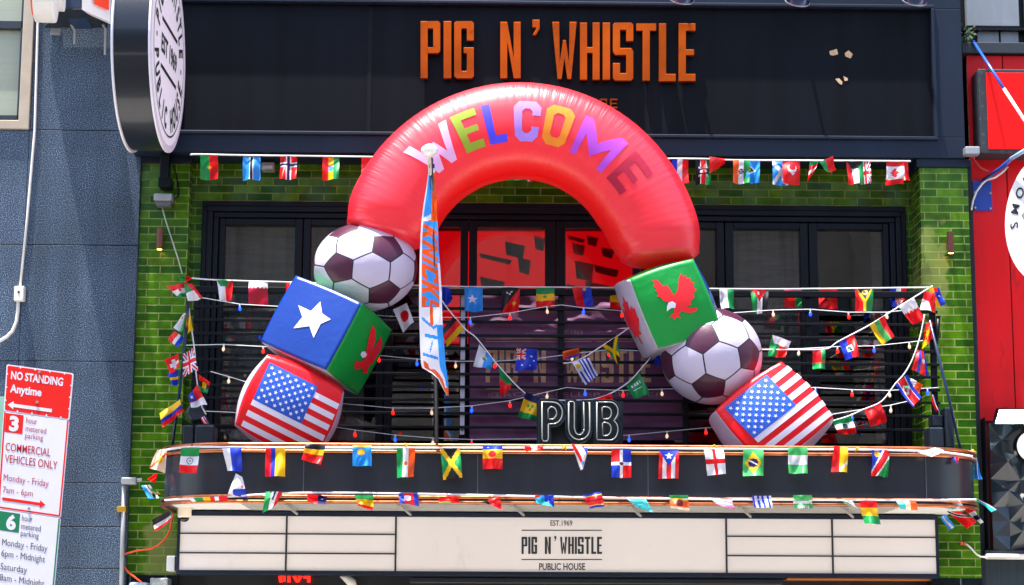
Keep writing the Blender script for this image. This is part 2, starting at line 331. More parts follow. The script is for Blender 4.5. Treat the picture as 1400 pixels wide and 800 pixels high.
# ------------------------------------------------------------------ pub building
pub = thing('pub_building', 'green glazed brick pub front with dark navy fascia and dark window doors', 'building', (0, 0, 0))
zf = W(700, 211, -.45).z                                     # underside of the fascia
zhead = W(760, 280, 0).z                                     # top of the window opening
xl, xr = W(274, 400, 0).x, W(1240, 400, 0).x
pl0, pl1 = W(188, 300, -.19).x, W(258, 300, -.19).x
pr0, pr1 = W(1259, 300, -.4).x, W(1325, 300, -.4).x
zcan = W(700, 700, -.5).z
mb = MB()
mb.box((pl1, 0, zhead), (pr0, .3, zf)); mb.box((pl1, 0, zcan), (xl, .3, zhead)); mb.box((xr, 0, zcan), (pr0, .3, zhead)); 
mb.build('brick_wall', BRICK, pub)
zb0 = W(1300, 791, -.4).z
MB().box((pl0, -.19, zb0), (pl1, .3, zf)).build('brick_pillar', brick_mat('green_brick_worn', '224e04', '4e7c06', '788644', stain=(W(222, 750, -.19).x, W(222, 755, -.19).z, .22, .45)), pub, bevel=.004)
MB().box((pr0, -.4, zb0), (pr1, .3, zf-.075)).build('brick_pillar', brick_mat('green_brick_bleached', '224e04', '4e7c06', '788644', stain=(W(1276, 375, -.4).x, W(1276, 375, -.4).z, .18, .55)), pub, bevel=.004)
DTILE = brick_mat('dark_base_tile', '0c141c', '16222c', '5c6468', .3, .15)
for a, b, y in ((pl0, pl1, -.2), (pr0, pr1, -.41)):
    MB().box((a-.005, y, 0), (b+.005, .3, zb0)).build('pillar_base', DTILE, pub)
MB().box((pr0-.03, -.43, zf-.075), (pr1+.03, .3, zf)).build('capital', NAVY, pub, bevel=.006)
MB().box((pl0-.02, -.24, zf-.05), (pl1+.02, -.19, zf)).build('capital', NAVY, pub, bevel=.006)
# fascia with a sunk panel
fx0, fx1 = pl0-.03, W(1317, 120, -.45).x
px0, px1 = W(236, 100, -.45).x, W(1275, 100, -.45).x
pz0, pz1 = W(760, 183, -.45).z, W(760, 7, -.45).z
mb = MB(); mb.box((fx0, -.45, zf), (fx1, .3, pz0)); mb.box((fx0, -.45, pz0), (px0, .3, pz1)); mb.box((px1, -.45, pz0), (fx1, .3, pz1)); mb.box((fx0, -.45, pz1), (fx1, .3, 7.6))
mb.build('fascia', NAVY, pub, bevel=.006)
MB().box((px0, -.405, pz0), (px1, .3, pz1)).build('sign_panel', PANEL, pub)
mb = MB(); e = .03
mb.box((px0-e, -.475, pz0-e), (px1+e, -.452, pz0)); mb.box((px0-e, -.475, pz1), (px1+e, -.452, pz1+e)); mb.box((px1, -.475, pz0), (px1+e, -.452, pz1)); mb.box((px0-e, -.475, pz0), (px0, -.452, pz1))
mb.build('panel_moulding', NAVY, pub, bevel=.006)
for x in (504, 885):
    MB().prect(x, 9, x+2.5, 182, -.408, -.404).build('panel_seam', mat('seam_strip', '0a0e17', .6, spec=.15), pub)
MB().box((fx0, -.1, 7.6), (fx1, .3, 14)).build('upper_wall', mat('upper_brick', '6a5a4c', .8, var=.2), pub)
# chips of missing paint
CH = mat('bare_plaster', 'c9a883', .8, var=.2, vscale=60)
for q in (((1134, 70), (1144, 67), (1146, 74), (1139, 76), (1135, 75)), ((1155, 73), (1160, 69), (1166, 74), (1163, 80), (1156, 77)), ((1142, 108), (1147, 107), (1152, 112), (1151, 116), (1147, 114)), ((1153, 104), (1159, 107), (1159, 110), (1155, 111))):
    MB().poly([(a, -b) for a, b in q], lambda a, b: W(a, -b, -.409), (0, .003, 0)).build('paint_chip', CH, pub)
# ground-floor entrance under the letter board
MB().box((pl1, -.12, 0), (pr0, .3, zcan)).build('shopfront', mat('dark_shopfront', '080a0e', .4), pub)
MB().prect(560, 789, 1070, 800, -.3, -.13).build('door_head', mat('door_head_paint', '1c2028', .4), pub, bevel=.01)
MB().prect(1076, 789, 1284, 794, -.36, -.13).build('copper_trim', mat('orange_trim', 'c8702a', .4, metal=.4), pub, bevel=.004)
# window head casing in steps and eight glazed doors
zsill = W(700, 606, -.6).z-.15
xw0, xw1 = xl, xr
for k, (in_, y) in enumerate(((0, -.05), (.05, -.075), (.10, -.05))):
    mb = MB(); o_ = in_; i_ = in_+.05
    mb.box((xw0+o_, y, zhead-i_), (xw1-o_, .1, zhead-o_)); mb.box((xw0+o_, y, zsill), (xw0+i_, .1, zhead-i_)); mb.box((xw1-i_, y, zsill), (xw1-o_, .1, zhead-i_))
    mb.build('window_casing', FRAME, pub, bevel=.008)
panes = [(306, 402), (424, 516), (538, 629), (652, 745), (773, 865), (887, 979), (1003, 1094), (1118, 1208)]
zpt = zhead-.215
xs = [xl+.15]
for (a, b), (c, d) in zip(panes[:-1], panes[1:]): xs.append(W((b+c)/2, 400, 0).x)
xs.append(xr-.15)
REFCL = mat('grey_reflection_cloth', '98948a', .8, var=.25, vscale=3, stretch=(1.2, 1, 14))  # added cloth whose tone stands in for street reflections in the side panes
for i, (a, b) in enumerate(panes):
    X0, X1 = W(a, 400, .02).x, W(b, 400, .02).x
    mb = MB(); l, r = xs[i]+.004, xs[i+1]-.004
    mb.box((l, -.03, zsill), (X0, .06, zhead-.152)); mb.box((X1, -.03, zsill), (r, .06, zhead-.152)); mb.box((X0, -.03, zpt), (X1, .06, zhead-.152)); mb.box((X0, -.03, zsill), (X1, .06, zsill+.2))
    d_ = mb.build('glazed_door', FRAME, pub, bevel=.008)
    MB().box((X0, .02, zsill+.2), (X1, .03, zpt)).build('pane', GLASS, d_)
    d_.data.name = 'glazed_door'
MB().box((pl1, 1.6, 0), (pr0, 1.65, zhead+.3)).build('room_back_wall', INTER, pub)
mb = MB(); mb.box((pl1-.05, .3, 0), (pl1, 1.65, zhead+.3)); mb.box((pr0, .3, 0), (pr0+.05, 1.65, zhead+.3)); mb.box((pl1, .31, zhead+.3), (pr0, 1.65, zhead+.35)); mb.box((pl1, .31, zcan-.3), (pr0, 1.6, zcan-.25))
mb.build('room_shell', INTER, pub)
def pane_cloth(name, a, b, lab):
    x0, x1 = W(a, 400, .14).x, W(b, 400, .14).x; z0, z1 = zsill, zpt+.08; n = 40; vs = []; fs = []
    for k in range(n+1):
        x = x0+(x1-x0)*k/n; d = .14+.012*math.sin(k*.9)+.008*math.sin(k*2.3+a)
        vs += [(x, d, z0), (x, d+.01*math.sin(k*.31), z1)]
    for k in range(n): fs.append((2*k, 2*k+2, 2*k+3, 2*k+1))
    t = thing('reflection_cloth', lab, 'reflection_cloth', ((x0+x1)/2, .14, z0), 'added cloths for pane reflections'); MB().add(vs, fs).build('cloth', REFCL, t, smooth=True)
    MB().tube([(x0, .16, z1), (x1, .16, z1)], .012).build('rod', BLACK, t)
pane_cloth('reflection_cloth', 302, 404, 'added grey cloth for pane reflections behind the leftmost glass door'); pane_cloth('reflection_cloth', 420, 500, 'added grey cloth for pane reflections behind the second glass door from the left')
pane_cloth('reflection_cloth', 1000, 1096, 'added crinkled beige cloth for pane reflections behind the second glass door from the right'); pane_cloth('reflection_cloth', 1192, 1210, 'added narrow beige cloth for pane reflections behind the rightmost glass door')
DEC = mat('red_glow_panel', '5a0408', .5, emit=.42, ecol='ff0410'); DKB = mat('dark_block_print', '1c0410', .5)  # glowing panels added inside to turn the centre panes red
for a, b, k0, lb_ in ((594, 640, 0, 'added red glow panel inside the glass door beside the hanging flag'), (648, 748, 1, 'added red glow panel with dark blocks inside the door left of centre'), (770, 868, 2, 'added red glow panel with dark blocks inside the door under the arch right side')):
    t = thing('added_glow_panel', lb_, 'panel', W((a+b)/2, 400, .4), 'added red panels inside the doors')
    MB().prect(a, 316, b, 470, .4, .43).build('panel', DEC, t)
    mb = MB(); blocks = {0: [], 1: [(655, 346, 700, 352), (690, 330, 718, 348), (708, 352, 726, 372), (730, 322, 746, 340), (656, 378, 690, 392)], 2: [(776, 322, 800, 327), (782, 332, 800, 346), (802, 322, 818, 334), (786, 356, 812, 380), (812, 362, 846, 372), (800, 384, 850, 402), (774, 388, 790, 396), (822, 338, 840, 350)]}[k0]
    for x0, y0, x1, y1 in blocks:
        q = [(x0, y0), (x1, y0+(x1-x0)*.22), (x1-3, y1+(x1-x0)*.22), (x0+2, y1)]
        mb.poly([(a_, -b_) for a_, b_ in q], lambda a_, b_: W(a_, -b_, .392), (0, .006, 0))
    if blocks: mb.build('dark_blocks', DKB, t)

# main sign letters
ps = thing('sign_lettering', 'orange raised pub name letters on the dark fascia panel', 'sign', W(760, 70, -.42))
SP = [('P', 575, 602, 29, 107), ('I', 606.5, 617, 29, 107), ('G', 621, 648, 29, 107), ('N', 684, 712, 30, 107), ("'", 728, 738, 27, 48), ('W', 755, 788.5, 30, 108), ('H', 793, 820, 31, 109), ('I', 824, 834, 31, 109), ('S', 838, 866, 31, 110), ('T', 870, 897, 32, 110), ('L', 901, 924, 32, 111), ('E', 928, 951, 32, 111)]
for s_ in SP:
    mb = MB(); letters(mb, [s_], 0, 0, lambda a, b: W(a, b, -.47), (0, .045, 0), t=.125 if s_[0] != "'" else .5, c=.035)
    mb.build('letter', ORANGE, ps, bevel=.003)
def small(txt, x0, x1, y0, y1, fn, back):
    cw = (x1-x0)/len(txt)
    for i, ch in enumerate(txt):
        if ch == 'B': ch = 'E'
        if ch != ' ':
            mb = MB(); letters(mb, [(ch, x0+i*cw, x0+i*cw+cw*.72)], y0, y1, fn, back, t=.16, c=.06); mb.build('small_letter', ORANGE, ps)
small('PUBLIC HOUSE', 680, 848, 135, 148, lambda a, b: W(a, b, -.43), (0, .02, 0))

iv = thing('ivy_sprig', 'small green ivy sprig growing at the corner above the slanting blue pole', 'plant', W(1325, 52, -.2))
mb = MB()
for i in range(40):
    p = W(random.gauss(1325, 5.5), random.gauss(48, 6), -.2-random.uniform(0, .08)); a = random.uniform(0, 6.28); u = Vector((math.cos(a), random.uniform(-.6, .2), math.sin(a))).normalized()*random.uniform(.012, .026); v = u.cross(Vector((0, -1, .4))).normalized()*u.length*.5
    mb.add([p-u, p+v, p+u, p-v], [(0, 1, 2, 3)])
mb.build('foliage', mat('ivy_leaf', '1c4012', .5, var=.4, vscale=30, transl=.2), iv, fix=False)
MB().tube([W(1319, 62, -.19), W(1325, 50, -.22), W(1334, 40, -.24)], .004, 5).build('stem', mat('ivy_stem', '4a3a22', .8), iv)
# gooseneck lamps above the panel
for i, px in enumerate((932, 1090, 1250)):
    g = thing('gooseneck_lamp', ('dark blue cone lamp shade cut by top edge above the letters LE', 'dark blue cone lamp shade with bright rim, second from right along the fascia top', 'dark blue cone lamp shade at the right end of the fascia top')[i], 'lamp', W(px, 0, -.8), 'lamps over the fascia')
    c = W(px, 3-3*(i == 0)-1*(i == 2), -.75)
    MB().lathe(c, (.1, -.62, .78), [(.105, 0), (.108, .01), (.075, .16), (.04, .2), (.04, .26)], 24).build('lamp_shade', mat('lamp_blue', '22395e', .25, metal=.3, coat=.5), g, smooth=True)
    MB().lathe(c, (.1, -.62, .78), [(.111, -.003), (.111, .008)], 24).build('rim', GREYM, g)
    MB().tube([c+Vector((.02, -.14, .19)), c+Vector((.02, -.16, .35)), c+Vector((0, .0, .45)), c+Vector((0, .3, .4))], .015).build('arm', BLACK, g)

# ------------------------------------------------------------------ neighbours
gl = thing('building', 'blue-grey speckled granite building left of the pub with beige-framed window', 'building', (-5, 0, 0))
gx1 = W(186, 400, -.25).x; gx0 = -16
js = [W(100, y, -.25).z for y in (178, 335, 494, 660, 720, 777)]
wx = W(44, 100, -.25).x
zs = [0]+sorted(js)+[8, 10, 12]; g_ = .0035
mb = MB()
for a, b in zip(zs[:-1], zs[1:]):
    if a >= js[0]-.01: mb.box((wx, -.25, a+g_), (gx1, .2, b-g_))
    else: mb.box((gx0, -.25, a+g_), (wx-g_, .2, b-g_)) ; mb.box((wx+g_*0, -.25, a+g_), (gx1, .2, b-g_))
mb.build('wall', GRAN, gl, bevel=.003)
MB().box((gx0, -.235, 0), (gx1-.01, .21, js[0]-.01)).build('joint_backing', mat('joint_mortar', '1a2028', .9), gl)
MB().box((gx1, -.15, 0), (pl0-.002, .2, zf)).build('edge_strip', mat('dark_gap', '0c1016', .8), gl)
wz = js[0]
wn = MB().box((gx0, -.1, wz+.05), (wx, .2, 9)).build('window', mat('window_reveal', '3a3c40', .6), gl)
BEI = mat('beige_frame', 'a89a88', .5, var=.1)
mb = MB(); a = W(28, 100, -.28).x; b = W(42.5, 100, -.28).x
mb.box((a, -.28, wz+.07), (b, -.1, 9)); mb.box((gx0, -.28, W(10, 176, -.28).z), (b, -.1, W(10, 164, -.28).z))
mb.build('window_frame', BEI, gl, bevel=.006)
mb = MB(); mb.box((gx0, -.2, W(10, 39, -.2).z), (a, -.12, W(10, 28, -.2).z)); mb.box((a-.035, -.2, wz+.08), (a-.002, -.12, 9)); mb.box((gx0, -.2, W(10, 163, -.2).z), (a, -.12, W(10, 157, -.2).z))
mb.build('sash', mat('dark_sash', '1d2530', .4), gl, bevel=.004)
MB().box((gx0, -.14, wz+.1), (a-.036, -.13, 9)).build('pane', mat('blind_behind_glass', '9aa08c', .25, var=.05, vscale=1, stretch=(.2, 1, 30)), gl)
# conduits on the granite
def pipe(name, label, cat, pts, r, m, group=None, extra=()):
    t = thing(name, label, cat, pts[0], group)
    o = MB().tube(pts, r, 10).build('pipe', m, t, smooth=True)
    return t
cp = thing('conduit', 'thin white conduit running down the granite wall to a junction box', 'pipe', W(27, 390, -.27))
MB().tube([W(*p, -.27) for p in ((53, -20), (52, 20), (47.5, 178), (37, 300), (27.5, 392))], .011, 10).build('pipe', WHITE, cp, smooth=True)
MB().tube([W(*p, -.27) for p in ((25, 410), (24.5, 425), (22.5, 440), (17, 453), (9, 461), (0, 466), (-14, 470))], .015, 10).build('pipe_bend', WHITE, cp, smooth=True)
MB().prect(19.5, 391, 32, 411, -.33, -.25).build('junction_box', WHITE, cp, bevel=.008)
MB().prect(24.3, 398, 26.8, 401, -.334, -.3305).build('knockout', BLACK, cp)
gp = thing('conduit', 'grey electrical conduit with elbow box beside the green brick pillar', 'pipe', W(170, 700, -.3))
MB().tube([W(170, 664, -.3), W(167.5, 740, -.3), W(165, 830, -.3)], .02, 12).build('pipe', GREYM, gp, smooth=True)
MB().prect(165.5, 652.5, 186, 662, -.36, -.26).build('elbow_box', GREYM, gp, bevel=.01)
MB().tube([W(186, 657, -.31), W(194, 656, -.31)], .016, 10).build('fitting', GREYM, gp)
MB().prect(160, 692, 172, 700, -.325, -.251).build('strap', mat('brass_strap', 'b8902e', .4, metal=.6), gp, bevel=.003)

rb = thing('building', 'red painted building right of the pub, faceted dark panel below', 'building', (5, 0, 0))
rx0 = W(1329, 300, -.15).x; rx1 = 16
mb = MB()
for a, b in ((1329, 1378), (1379.5, 1440), (1441.5, 1500)):
    mb.box((W(a, 300, -.15).x, -.15, W(1360, 576, -.15).z), (W(b, 300, -.15).x, .2, W(1360, 76, -.15).z))
mb.box((W(1501, 300, -.15).x, -.15, W(1360, 576, -.15).z), (rx1, .2, W(1360, 76, -.15).z))
mb.build('wall', REDW, rb, bevel=.004)
MB().box((rx0, -.13, 0), (rx1, .25, W(1360, 70, -.15).z)).build('backing', mat('red_backing', '5c0c0c', .8), rb)
MB().box((pr1+.002, -.2, 0), (rx0-.001, .2, zf)).build('edge_strip', mat('dark_gap2', '141a24', .7), rb)
MB().box((rx0-.05, -.2, W(1360, 75, -.15).z), (rx1, .2, W(1360, 60, -.15).z)).build('ledge', mat('dark_ledge', '232a33', .6), rb, bevel=.006)
GP = mat('grey_metal_panel', '80858c', .55, metal=.2, var=.18, vscale=3, stretch=(2, 1, .4), dirt='8a3a30', dscale=7, dlo=.74, dhi=.8)
mb = MB(); mb.prect(1319, -60, 1394, 36, -.12, .2); mb.prect(1336, 43, 1366, 60, -.08, .2); mb.prect(1368, 43, 1393, 60, -.08, .2); mb.prect(1399, -60, 1460, 60, -.12, .2)
mb.build('upper_panel', GP, rb, bevel=.005)
MB().prect(1317, 37, 1470, 42, -.14, .2).build('panel_rail', BLACK, rb)
MB().box((fx1, -.05, W(1360, 60, 0).z), (rx1, .3, 9)).build('upper_backing', BLACK, rb)
# faceted dark panel
fz0, fz1 = W(1370, 752, -.25).z, W(1370, 578, -.25).z; fx_0, fx_1 = W(1354, 650, -.25).x, W(1354, 650, -.25).x+1.6
nx, nz = 12, 9; mb = MB(); gv = {}
for i in range(nx+1):
    for j in range(nz+1):
        jit = .035 if 0 < i < nx and 0 < j < nz else 0
        gv[i, j] = Vector((fx_0+(fx_1-fx_0)*i/nx+random.uniform(-jit, jit), -.25-random.uniform(0, .09)*(1 if (i+j) % 2 else .15), fz0+(fz1-fz0)*j/nz+random.uniform(-jit, jit)))
for i in range(nx):
    for j in range(nz):
        a, b, c, d = gv[i, j], gv[i+1, j], gv[i+1, j+1], gv[i, j+1]
        mb.add([a, b, c, d], [(0, 1, 2), (0, 2, 3)] if (i+j) % 2 else [(0, 1, 3), (1, 2, 3)])
mb.build('faceted_panel', mat('faceted_teal_plastic', '1b2730', .3, coat=.4), rb)
mb = MB(); mb.prect(1347, 570, 1353.5, 760, -.3, .1); mb.prect(1347, 752.5, 1470, 760, -.29, .1)
mb.build('panel_frame', mat('panel_frame_paint', '2c343e', .4), rb, bevel=.004)
MB().prect(1346, 766, 1480, 1180, -.14, .1).build('lower_cladding', mat('ribbed_cladding', '24323c', .5, var=.25, vscale=12, stretch=(8, 1, .05)), rb)
RL = thing('light_bar', 'white tubular bar under the faceted dark panel at the right edge', 'rail', W(1380, 761, -.33))
MB().tube([W(1349, 761, -.36), W(1480, 762, -.36)], .024, 12).build('tube', WHITE, RL, smooth=True)
MB().lathe(W(1349, 761, -.36), (-1, 0, 0), [(.024, 0), (.02, .012), (.006, .02)], 12).build('end_cap', WHITE, RL, smooth=True)
fl = thing('floodlight', 'lit white floodlight glowing above the faceted dark panel', 'lamp', W(1382, 570, -.4))
o = MB(); a = [W(1366, 561, -.5), W(1420, 561, -.5), W(1420, 579, -.62), W(1361, 579, -.62)]
o.add(a, [(0, 1, 2, 3)]); o.build('diffuser', mat('floodlight_glow', 'ffffff', .5, emit=9, ecol='e8fbff'), fl)
o = MB(); bk = [p+Vector((0, .1, .03)) for p in a]; o.add([p+Vector((0, .005, .002)) for p in a]+bk, [(4, 5, 6, 7), (0, 1, 5, 4), (1, 2, 6, 5), (2, 3, 7, 6), (3, 0, 4, 7)]); o.build('housing', BLACK, fl)
MB().tube([a[0]+Vector((.15, .08, 0)), a[0]+Vector((.15, .35, .05))], .02).build('bracket', BLACK, fl)
rd = thing('round_sign', 'white round sign in front of the faceted dark panel, cut by the frame', 'sign', W(1412, 610, -.36))
MB().lathe(W(1412, 610, -.46), (0, 1, 0), [(.0, 0), (.125, .0), (.132, .008), (.132, .12)], 40).build('disc', mat('white_sign_face', 'eeeeee', .4, emit=.25), rd)
MB().lathe(W(1412, 610, -.44), (0, 1, 0), [(.142, .0), (.148, .02), (.148, .1)], 40).build('rim', BLACK, rd)
# red sign box
rs = thing('sign_box', 'bright red blank sign box with dark frame on the red wall', 'sign', W(1380, 150, -.3))
MB().prect(1337, 94, 1480, 211, -.42, -.16).build('cabinet', mat('sign_cabinet', '262a30', .5, dirt='5b5b54', dscale=20), rs, bevel=.01)
MB().prect(1348, 99, 1480, 205, -.432, -.421).build('sign_face', REDS, rs, bevel=.004)
bp = thing('wall_plate', 'blue bolted metal plate fixed to the red wall', 'plate', W(1343, 268, -.17))
MB().prect(1329.5, 247, 1357, 288, -.17, -.151).build('plate', mat('blue_paint', '0a3a9c', .45, var=.15, dirt='5a3a28', dscale=9, dlo=.62, dhi=.75), bp, bevel=.004)
for x, y in ((1332, 263), (1354, 264), (1333, 284), (1354, 285)): MB().lathe(W(x, y, -.172), (0, -1, 0), [(.012, 0), (.012, .006), (.006, .012)], 10).build('bolt', GREYM, bp)
BLUEP = mat('blue_pole_paint', '1c4fa8', .3, coat=.3); 
po = thing('pole', 'blue and white slanting pole crossing in front of the red sign box', 'pole', W(1331, 57, -.3))
P0, P1, P2 = W(1331, 57, -.2), W(1373, 122, -.75), W(1412, 182, -1.2)
MB().tube([P0, P1], .014, 12).build('upper_tube', BLUEP, po, smooth=True); MB().tube([P1, P2], .0145, 12).build('lower_tube', WHITE, po, smooth=True)
po = thing('sign_bracket', 'blue pole bracket reaching from the blue wall plate to the round smoke sign', 'bracket', W(1345, 247, -.2))
MB().tube([W(1345, 246, -.2), W(1368, 230, -.5), W(1382, 218, -.75)], .017, 12).build('arm', BLUEP, po, smooth=True)
MB().tube([W(1382, 217.5, -.75), W(1412, 199, -1.1)], .0175, 12).build('sleeve', mat('pale_blue_tape', '9fc8f0', .3), po, smooth=True)
po = thing('cable', 'white cable hanging in an arc over the blue wall plate', 'cable', W(1330, 284, -.2))
MB().tube([W(*p, -.24) for p in ((1328, 287), (1330, 275), (1335, 262), (1343, 251), (1349, 246), (1360, 243), (1370, 236), (1378, 228))], .0095, 8).build('strand', WHITE, po, smooth=True)
po = thing('junction_box', 'small weathered grey junction box beside the red sign box', 'box', W(1330, 205, -.45))
MB().prect(1320, 200, 1340, 211, -.55, -.44).build('box', GREYM, po, bevel=.008)
MB().tube([W(*p, -.3) for p in ((1331, 212), (1332, 220), (1340, 229), (1352, 235))], .010, 8).build('cable', mat('red_cable', 'c23a30', .5), po, smooth=True)
# round smoke sign, turned away to the left
ss = thing('blade_sign', 'round white blade sign with ring of letters and grey silhouette at right edge', 'sign', W(1437, 295, -1.1))
sc_ = W(1437, 295, -1.1); rad = 97/S(-1.1)
ax_ = Vector((math.cos(R_(64)), -math.sin(R_(64)), 0)); nn = Vector((math.sin(R_(54)), -math.cos(R_(54)), 0))
nn = Vector((ax_.y, -ax_.x, 0))
MB().lathe(sc_, -nn, [(rad*.985, 0), (rad, .01), (rad, .12), (rad*.985, .13)], 64).build('disc', mat('white_sign_face2', 'f4f4f4', .4), ss)
MB().lathe(sc_-nn*.018, -nn, [(rad*1.005, 0), (rad*1.012, .01), (rad*1.012, .06), (rad, .07)], 64).build('rim', mat('violet_rim', '3a3a90', .4), ss)
def on_disc(c, ax, n, off=.004): return lambda a, b: c+ax*a+Vector((0, 0, 1))*b+n*off
mp_ = on_disc(sc_, ax_, nn)
mb = MB(); font_mesh.off = .015
for ch, ang in (('S', -90), ('M', -72), ('O', -54), ('K', -36), ('E', -18)):
    vs, fs = font_mesh(ch); cxx = (min(v.x for v in vs)+max(v.x for v in vs))/2
    ca, sa = math.cos(R_(ang)), math.sin(R_(ang)); k = rad*.24
    pts = []
    for v in vs:
        x, y = (v.x-cxx)*k*.9, rad*.78+(v.y-.35)*k
        pts.append(mp_(x*ca+y*sa, -x*sa+y*ca))
    mb.add(pts, fs)
mb.build('lettering', DARKTXT, ss)
mb = MB(); sil = [(-.62, .12), (-.5, .2), (-.47, .42), (-.2, .45), (.3, .4), (.5, .2), (.5, -.2), (.3, -.15), (.2, -.4), (.05, -.1), (-.25, -.1), (-.3, -.42), (-.42, -.2), (-.5, -.02)]
mb.poly([(x*rad, y*rad) for x, y in sil], mp_); mb.build('silhouette', mat('grey_print', '7c8894', .6), ss)

# ------------------------------------------------------------------ round blade sign of the pub
bs = thing('blade_sign', 'round dark drum sign with white faces projecting over the left pillar', 'sign', W(224, 75, -1.4))
Xs = -2.585; an = R_(1.6); bn_ = Vector((math.cos(an), -math.sin(an), 0)); be_ = Vector((math.sin(an), math.cos(an), 0)); c0 = W(224, 74, -1.4); c0 = Vector((Xs, -1.42, c0.z)); rad = .83
MB().lathe(c0-bn_*.02, -bn_, [(rad-.02, 0), (rad-.02, .28)], 96).build('drum', mat('drum_metal', '151b26', .35, metal=.3, coat=.3, var=.2, vscale=4), bs, smooth=False)
sm_angle(bpy.data.objects['drum'], 30)
for nm, x in (('rim', 0), ('rim', -.3)):
    MB().lathe(c0+bn_*x, -bn_, [(rad-.012, 0), (rad, .004), (rad, .018), (rad-.02, .02)], 96).build(nm, mat('white_rim', 'e9e6ee', .4), bs, smooth=False)
FACE = mat('white_blade_face', 'e4dfe8', .35, emit=.12)
MB().lathe(c0+bn_*.001, -bn_, [(rad-.06, 0), (rad-.06, .01)], 96).build('sign_face', FACE, bs)
MB().lathe(c0-bn_*.309, -bn_, [(rad-.02, 0), (rad-.02, .012)], 96).build('sign_face', FACE, bs)
fmap = lambda a, b: c0+bn_*.005+be_*a+Vector((0, 0, b))               # a along +y (away), b up: seen from the right a runs to the right
mb = MB(); n = 96; r1, r2 = .705, .69
mb.add([fmap(r1*math.cos(2*math.pi*i/n), r1*math.sin(2*math.pi*i/n)) for i in range(n)]+[fmap(r2*math.cos(2*math.pi*i/n), r2*math.sin(2*math.pi*i/n)) for i in range(n)], [(i, (i+1) % n, (i+1) % n+n, i+n) for i in range(n)])
font_mesh.off = .045
def ring_text(mb, txt, a0, a1, r, k, top, fn):
    for i, ch in enumerate(txt):
        if ch == ' ': continue
        vs, fs = font_mesh(ch); cx = (min(v.x for v in vs)+max(v.x for v in vs))/2
        ang = R_(a0+(a1-a0)*i/(len(txt)-1)); pts = []
        for v in vs:
            x = (v.x-cx)*k*.62; y = (v.y-.35)*k
            if top: rr = r+y; pts.append(fn(rr*math.sin(ang)+x*math.cos(ang), rr*math.cos(ang)-x*math.sin(ang)))
            else: rr = r-y; pts.append(fn(rr*math.sin(ang)-x*math.cos(ang), rr*math.cos(ang)+x*math.sin(ang)))
        mb.add(pts, fs)
ring_text(mb, "PIG N'WHISTLE", -74, 74, .565, .25, True, fmap)
ring_text(mb, 'PUBLIC HOUSE', -106, -254, .565, .25, False, fmap)
for s_ in (-1, 1): mb.poly([(s_*.57-.02, -.02), (s_*.57+.02, -.02), (s_*.57+.02, .02), (s_*.57-.02, .02)], fmap)
text_fit(mb, 'EST 1969', -.36, .085, .36, -.085, fmap, bold=.035)
for z in (.2, -.2): mb.poly([(-.36, z-.018), (.36, z-.018), (.36, z+.018), (-.36, z+.018)], fmap)
mb.build('lettering', DARKTXT, bs, fix=False)
mb = MB(); a = W(221, 190, -.35); b = W(231, 246, -.35)
mb.box((a.x, -.4, b.z), (b.x, -.25, a.z)); mb.box((a.x-.012, -.39, W(225, 243, -.35).z), (b.x+.02, -.2, W(225, 256, -.35).z))
mb.build('bracket_arm', BLACK, bs, bevel=.006)
jb = thing('junction_box', 'small silver-grey electrical box on the left green pillar below the round sign', 'box', W(221, 272, -.25))
MB().prect(210, 264, 235, 274, -.34, -.191).build('cover', GREYM, jb, bevel=.012)
MB().prect(213, 274, 233, 281, -.31, -.191).build('socket', mat('dull_socket', '5a5e62', .5), jb, bevel=.006)
MB().tube([W(*p, -.23) for p in ((221, 281), (226, 300), (234, 325), (243, 352), (249, 374))], .006, 8).build('cable', mat('pale_cable', 'b4bcae', .6), jb, smooth=True)
MB().tube([W(*p, -.21) for p in ((234, 216), (240, 235), (244, 255), (244, 268), (238, 273))], .006, 8).build('black_cable', BLACK, jb, smooth=True)
# neighbour's red and white sign at the top left
ns = thing('projecting_sign', 'bottom edge of a red and white lettered sign at the top left corner', 'sign', W(95, 5, -.8))
RO = mat('orange_red_acrylic', 'f0401a', .35)
o = MB(); o.lathe(W(49, -14, -1.25), (1, 0.1, 0), [(.27, 0), (.275, .01), (.275, .16), (.27, .17)], 48); o.build('round_letter', WHITE, ns)
MB().lathe(W(47.5, -14, -1.25)+Vector((-.012, 0, 0)), (1, .1, 0), [(.22, 0), (.22, .02)], 48).build('letter_face', RO, ns)
o = MB(); o.lathe(W(62, -22, -1.1), (1, .1, 0), [(.23, 0), (.23, .16)], 48); o.build('round_letter', WHITE, ns)
MB().prect(84, -30, 110.5, 11.5, -.9, -.3).build('post_box', mat('navy_box', '1b2e4c', .4), ns, bevel=.008)
o = MB(); a = [W(112, -30, -1.0), W(112, 13, -1.0), W(150, 30, -.7), W(150, -30, -.7)]
o.add([p for p in a]+[p+Vector((0, .3, .05)) for p in a], [(0, 1, 2, 3), (4, 7, 6, 5), (0, 4, 5, 1), (1, 5, 6, 2), (2, 6, 7, 3), (3, 7, 4, 0)]); o.build('white_case', WHITE, ns)
o = MB(); a = [W(130, -30, -.875), W(130, 7, -.875), W(150, 16, -.72), W(150, -30, -.72)]; o.add([p-Vector((.0, .03, 0)) for p in a], [(0, 1, 2, 3)]); o.build('red_case_face', RO, ns)
o = MB(); a = [W(84, 13, -.9), W(111, 13, -.9), W(147, 38, -.3), W(60, 38, -.3)]
o.add(a+[p+Vector((0, .02, .12)) for p in a], [(0, 1, 2, 3), (4, 7, 6, 5), (0, 4, 5, 1), (1, 5, 6, 2), (2, 6, 7, 3), (3, 7, 4, 0)]); o.build('underside_plate', mat('dark_plate', '161d24', .5), ns)
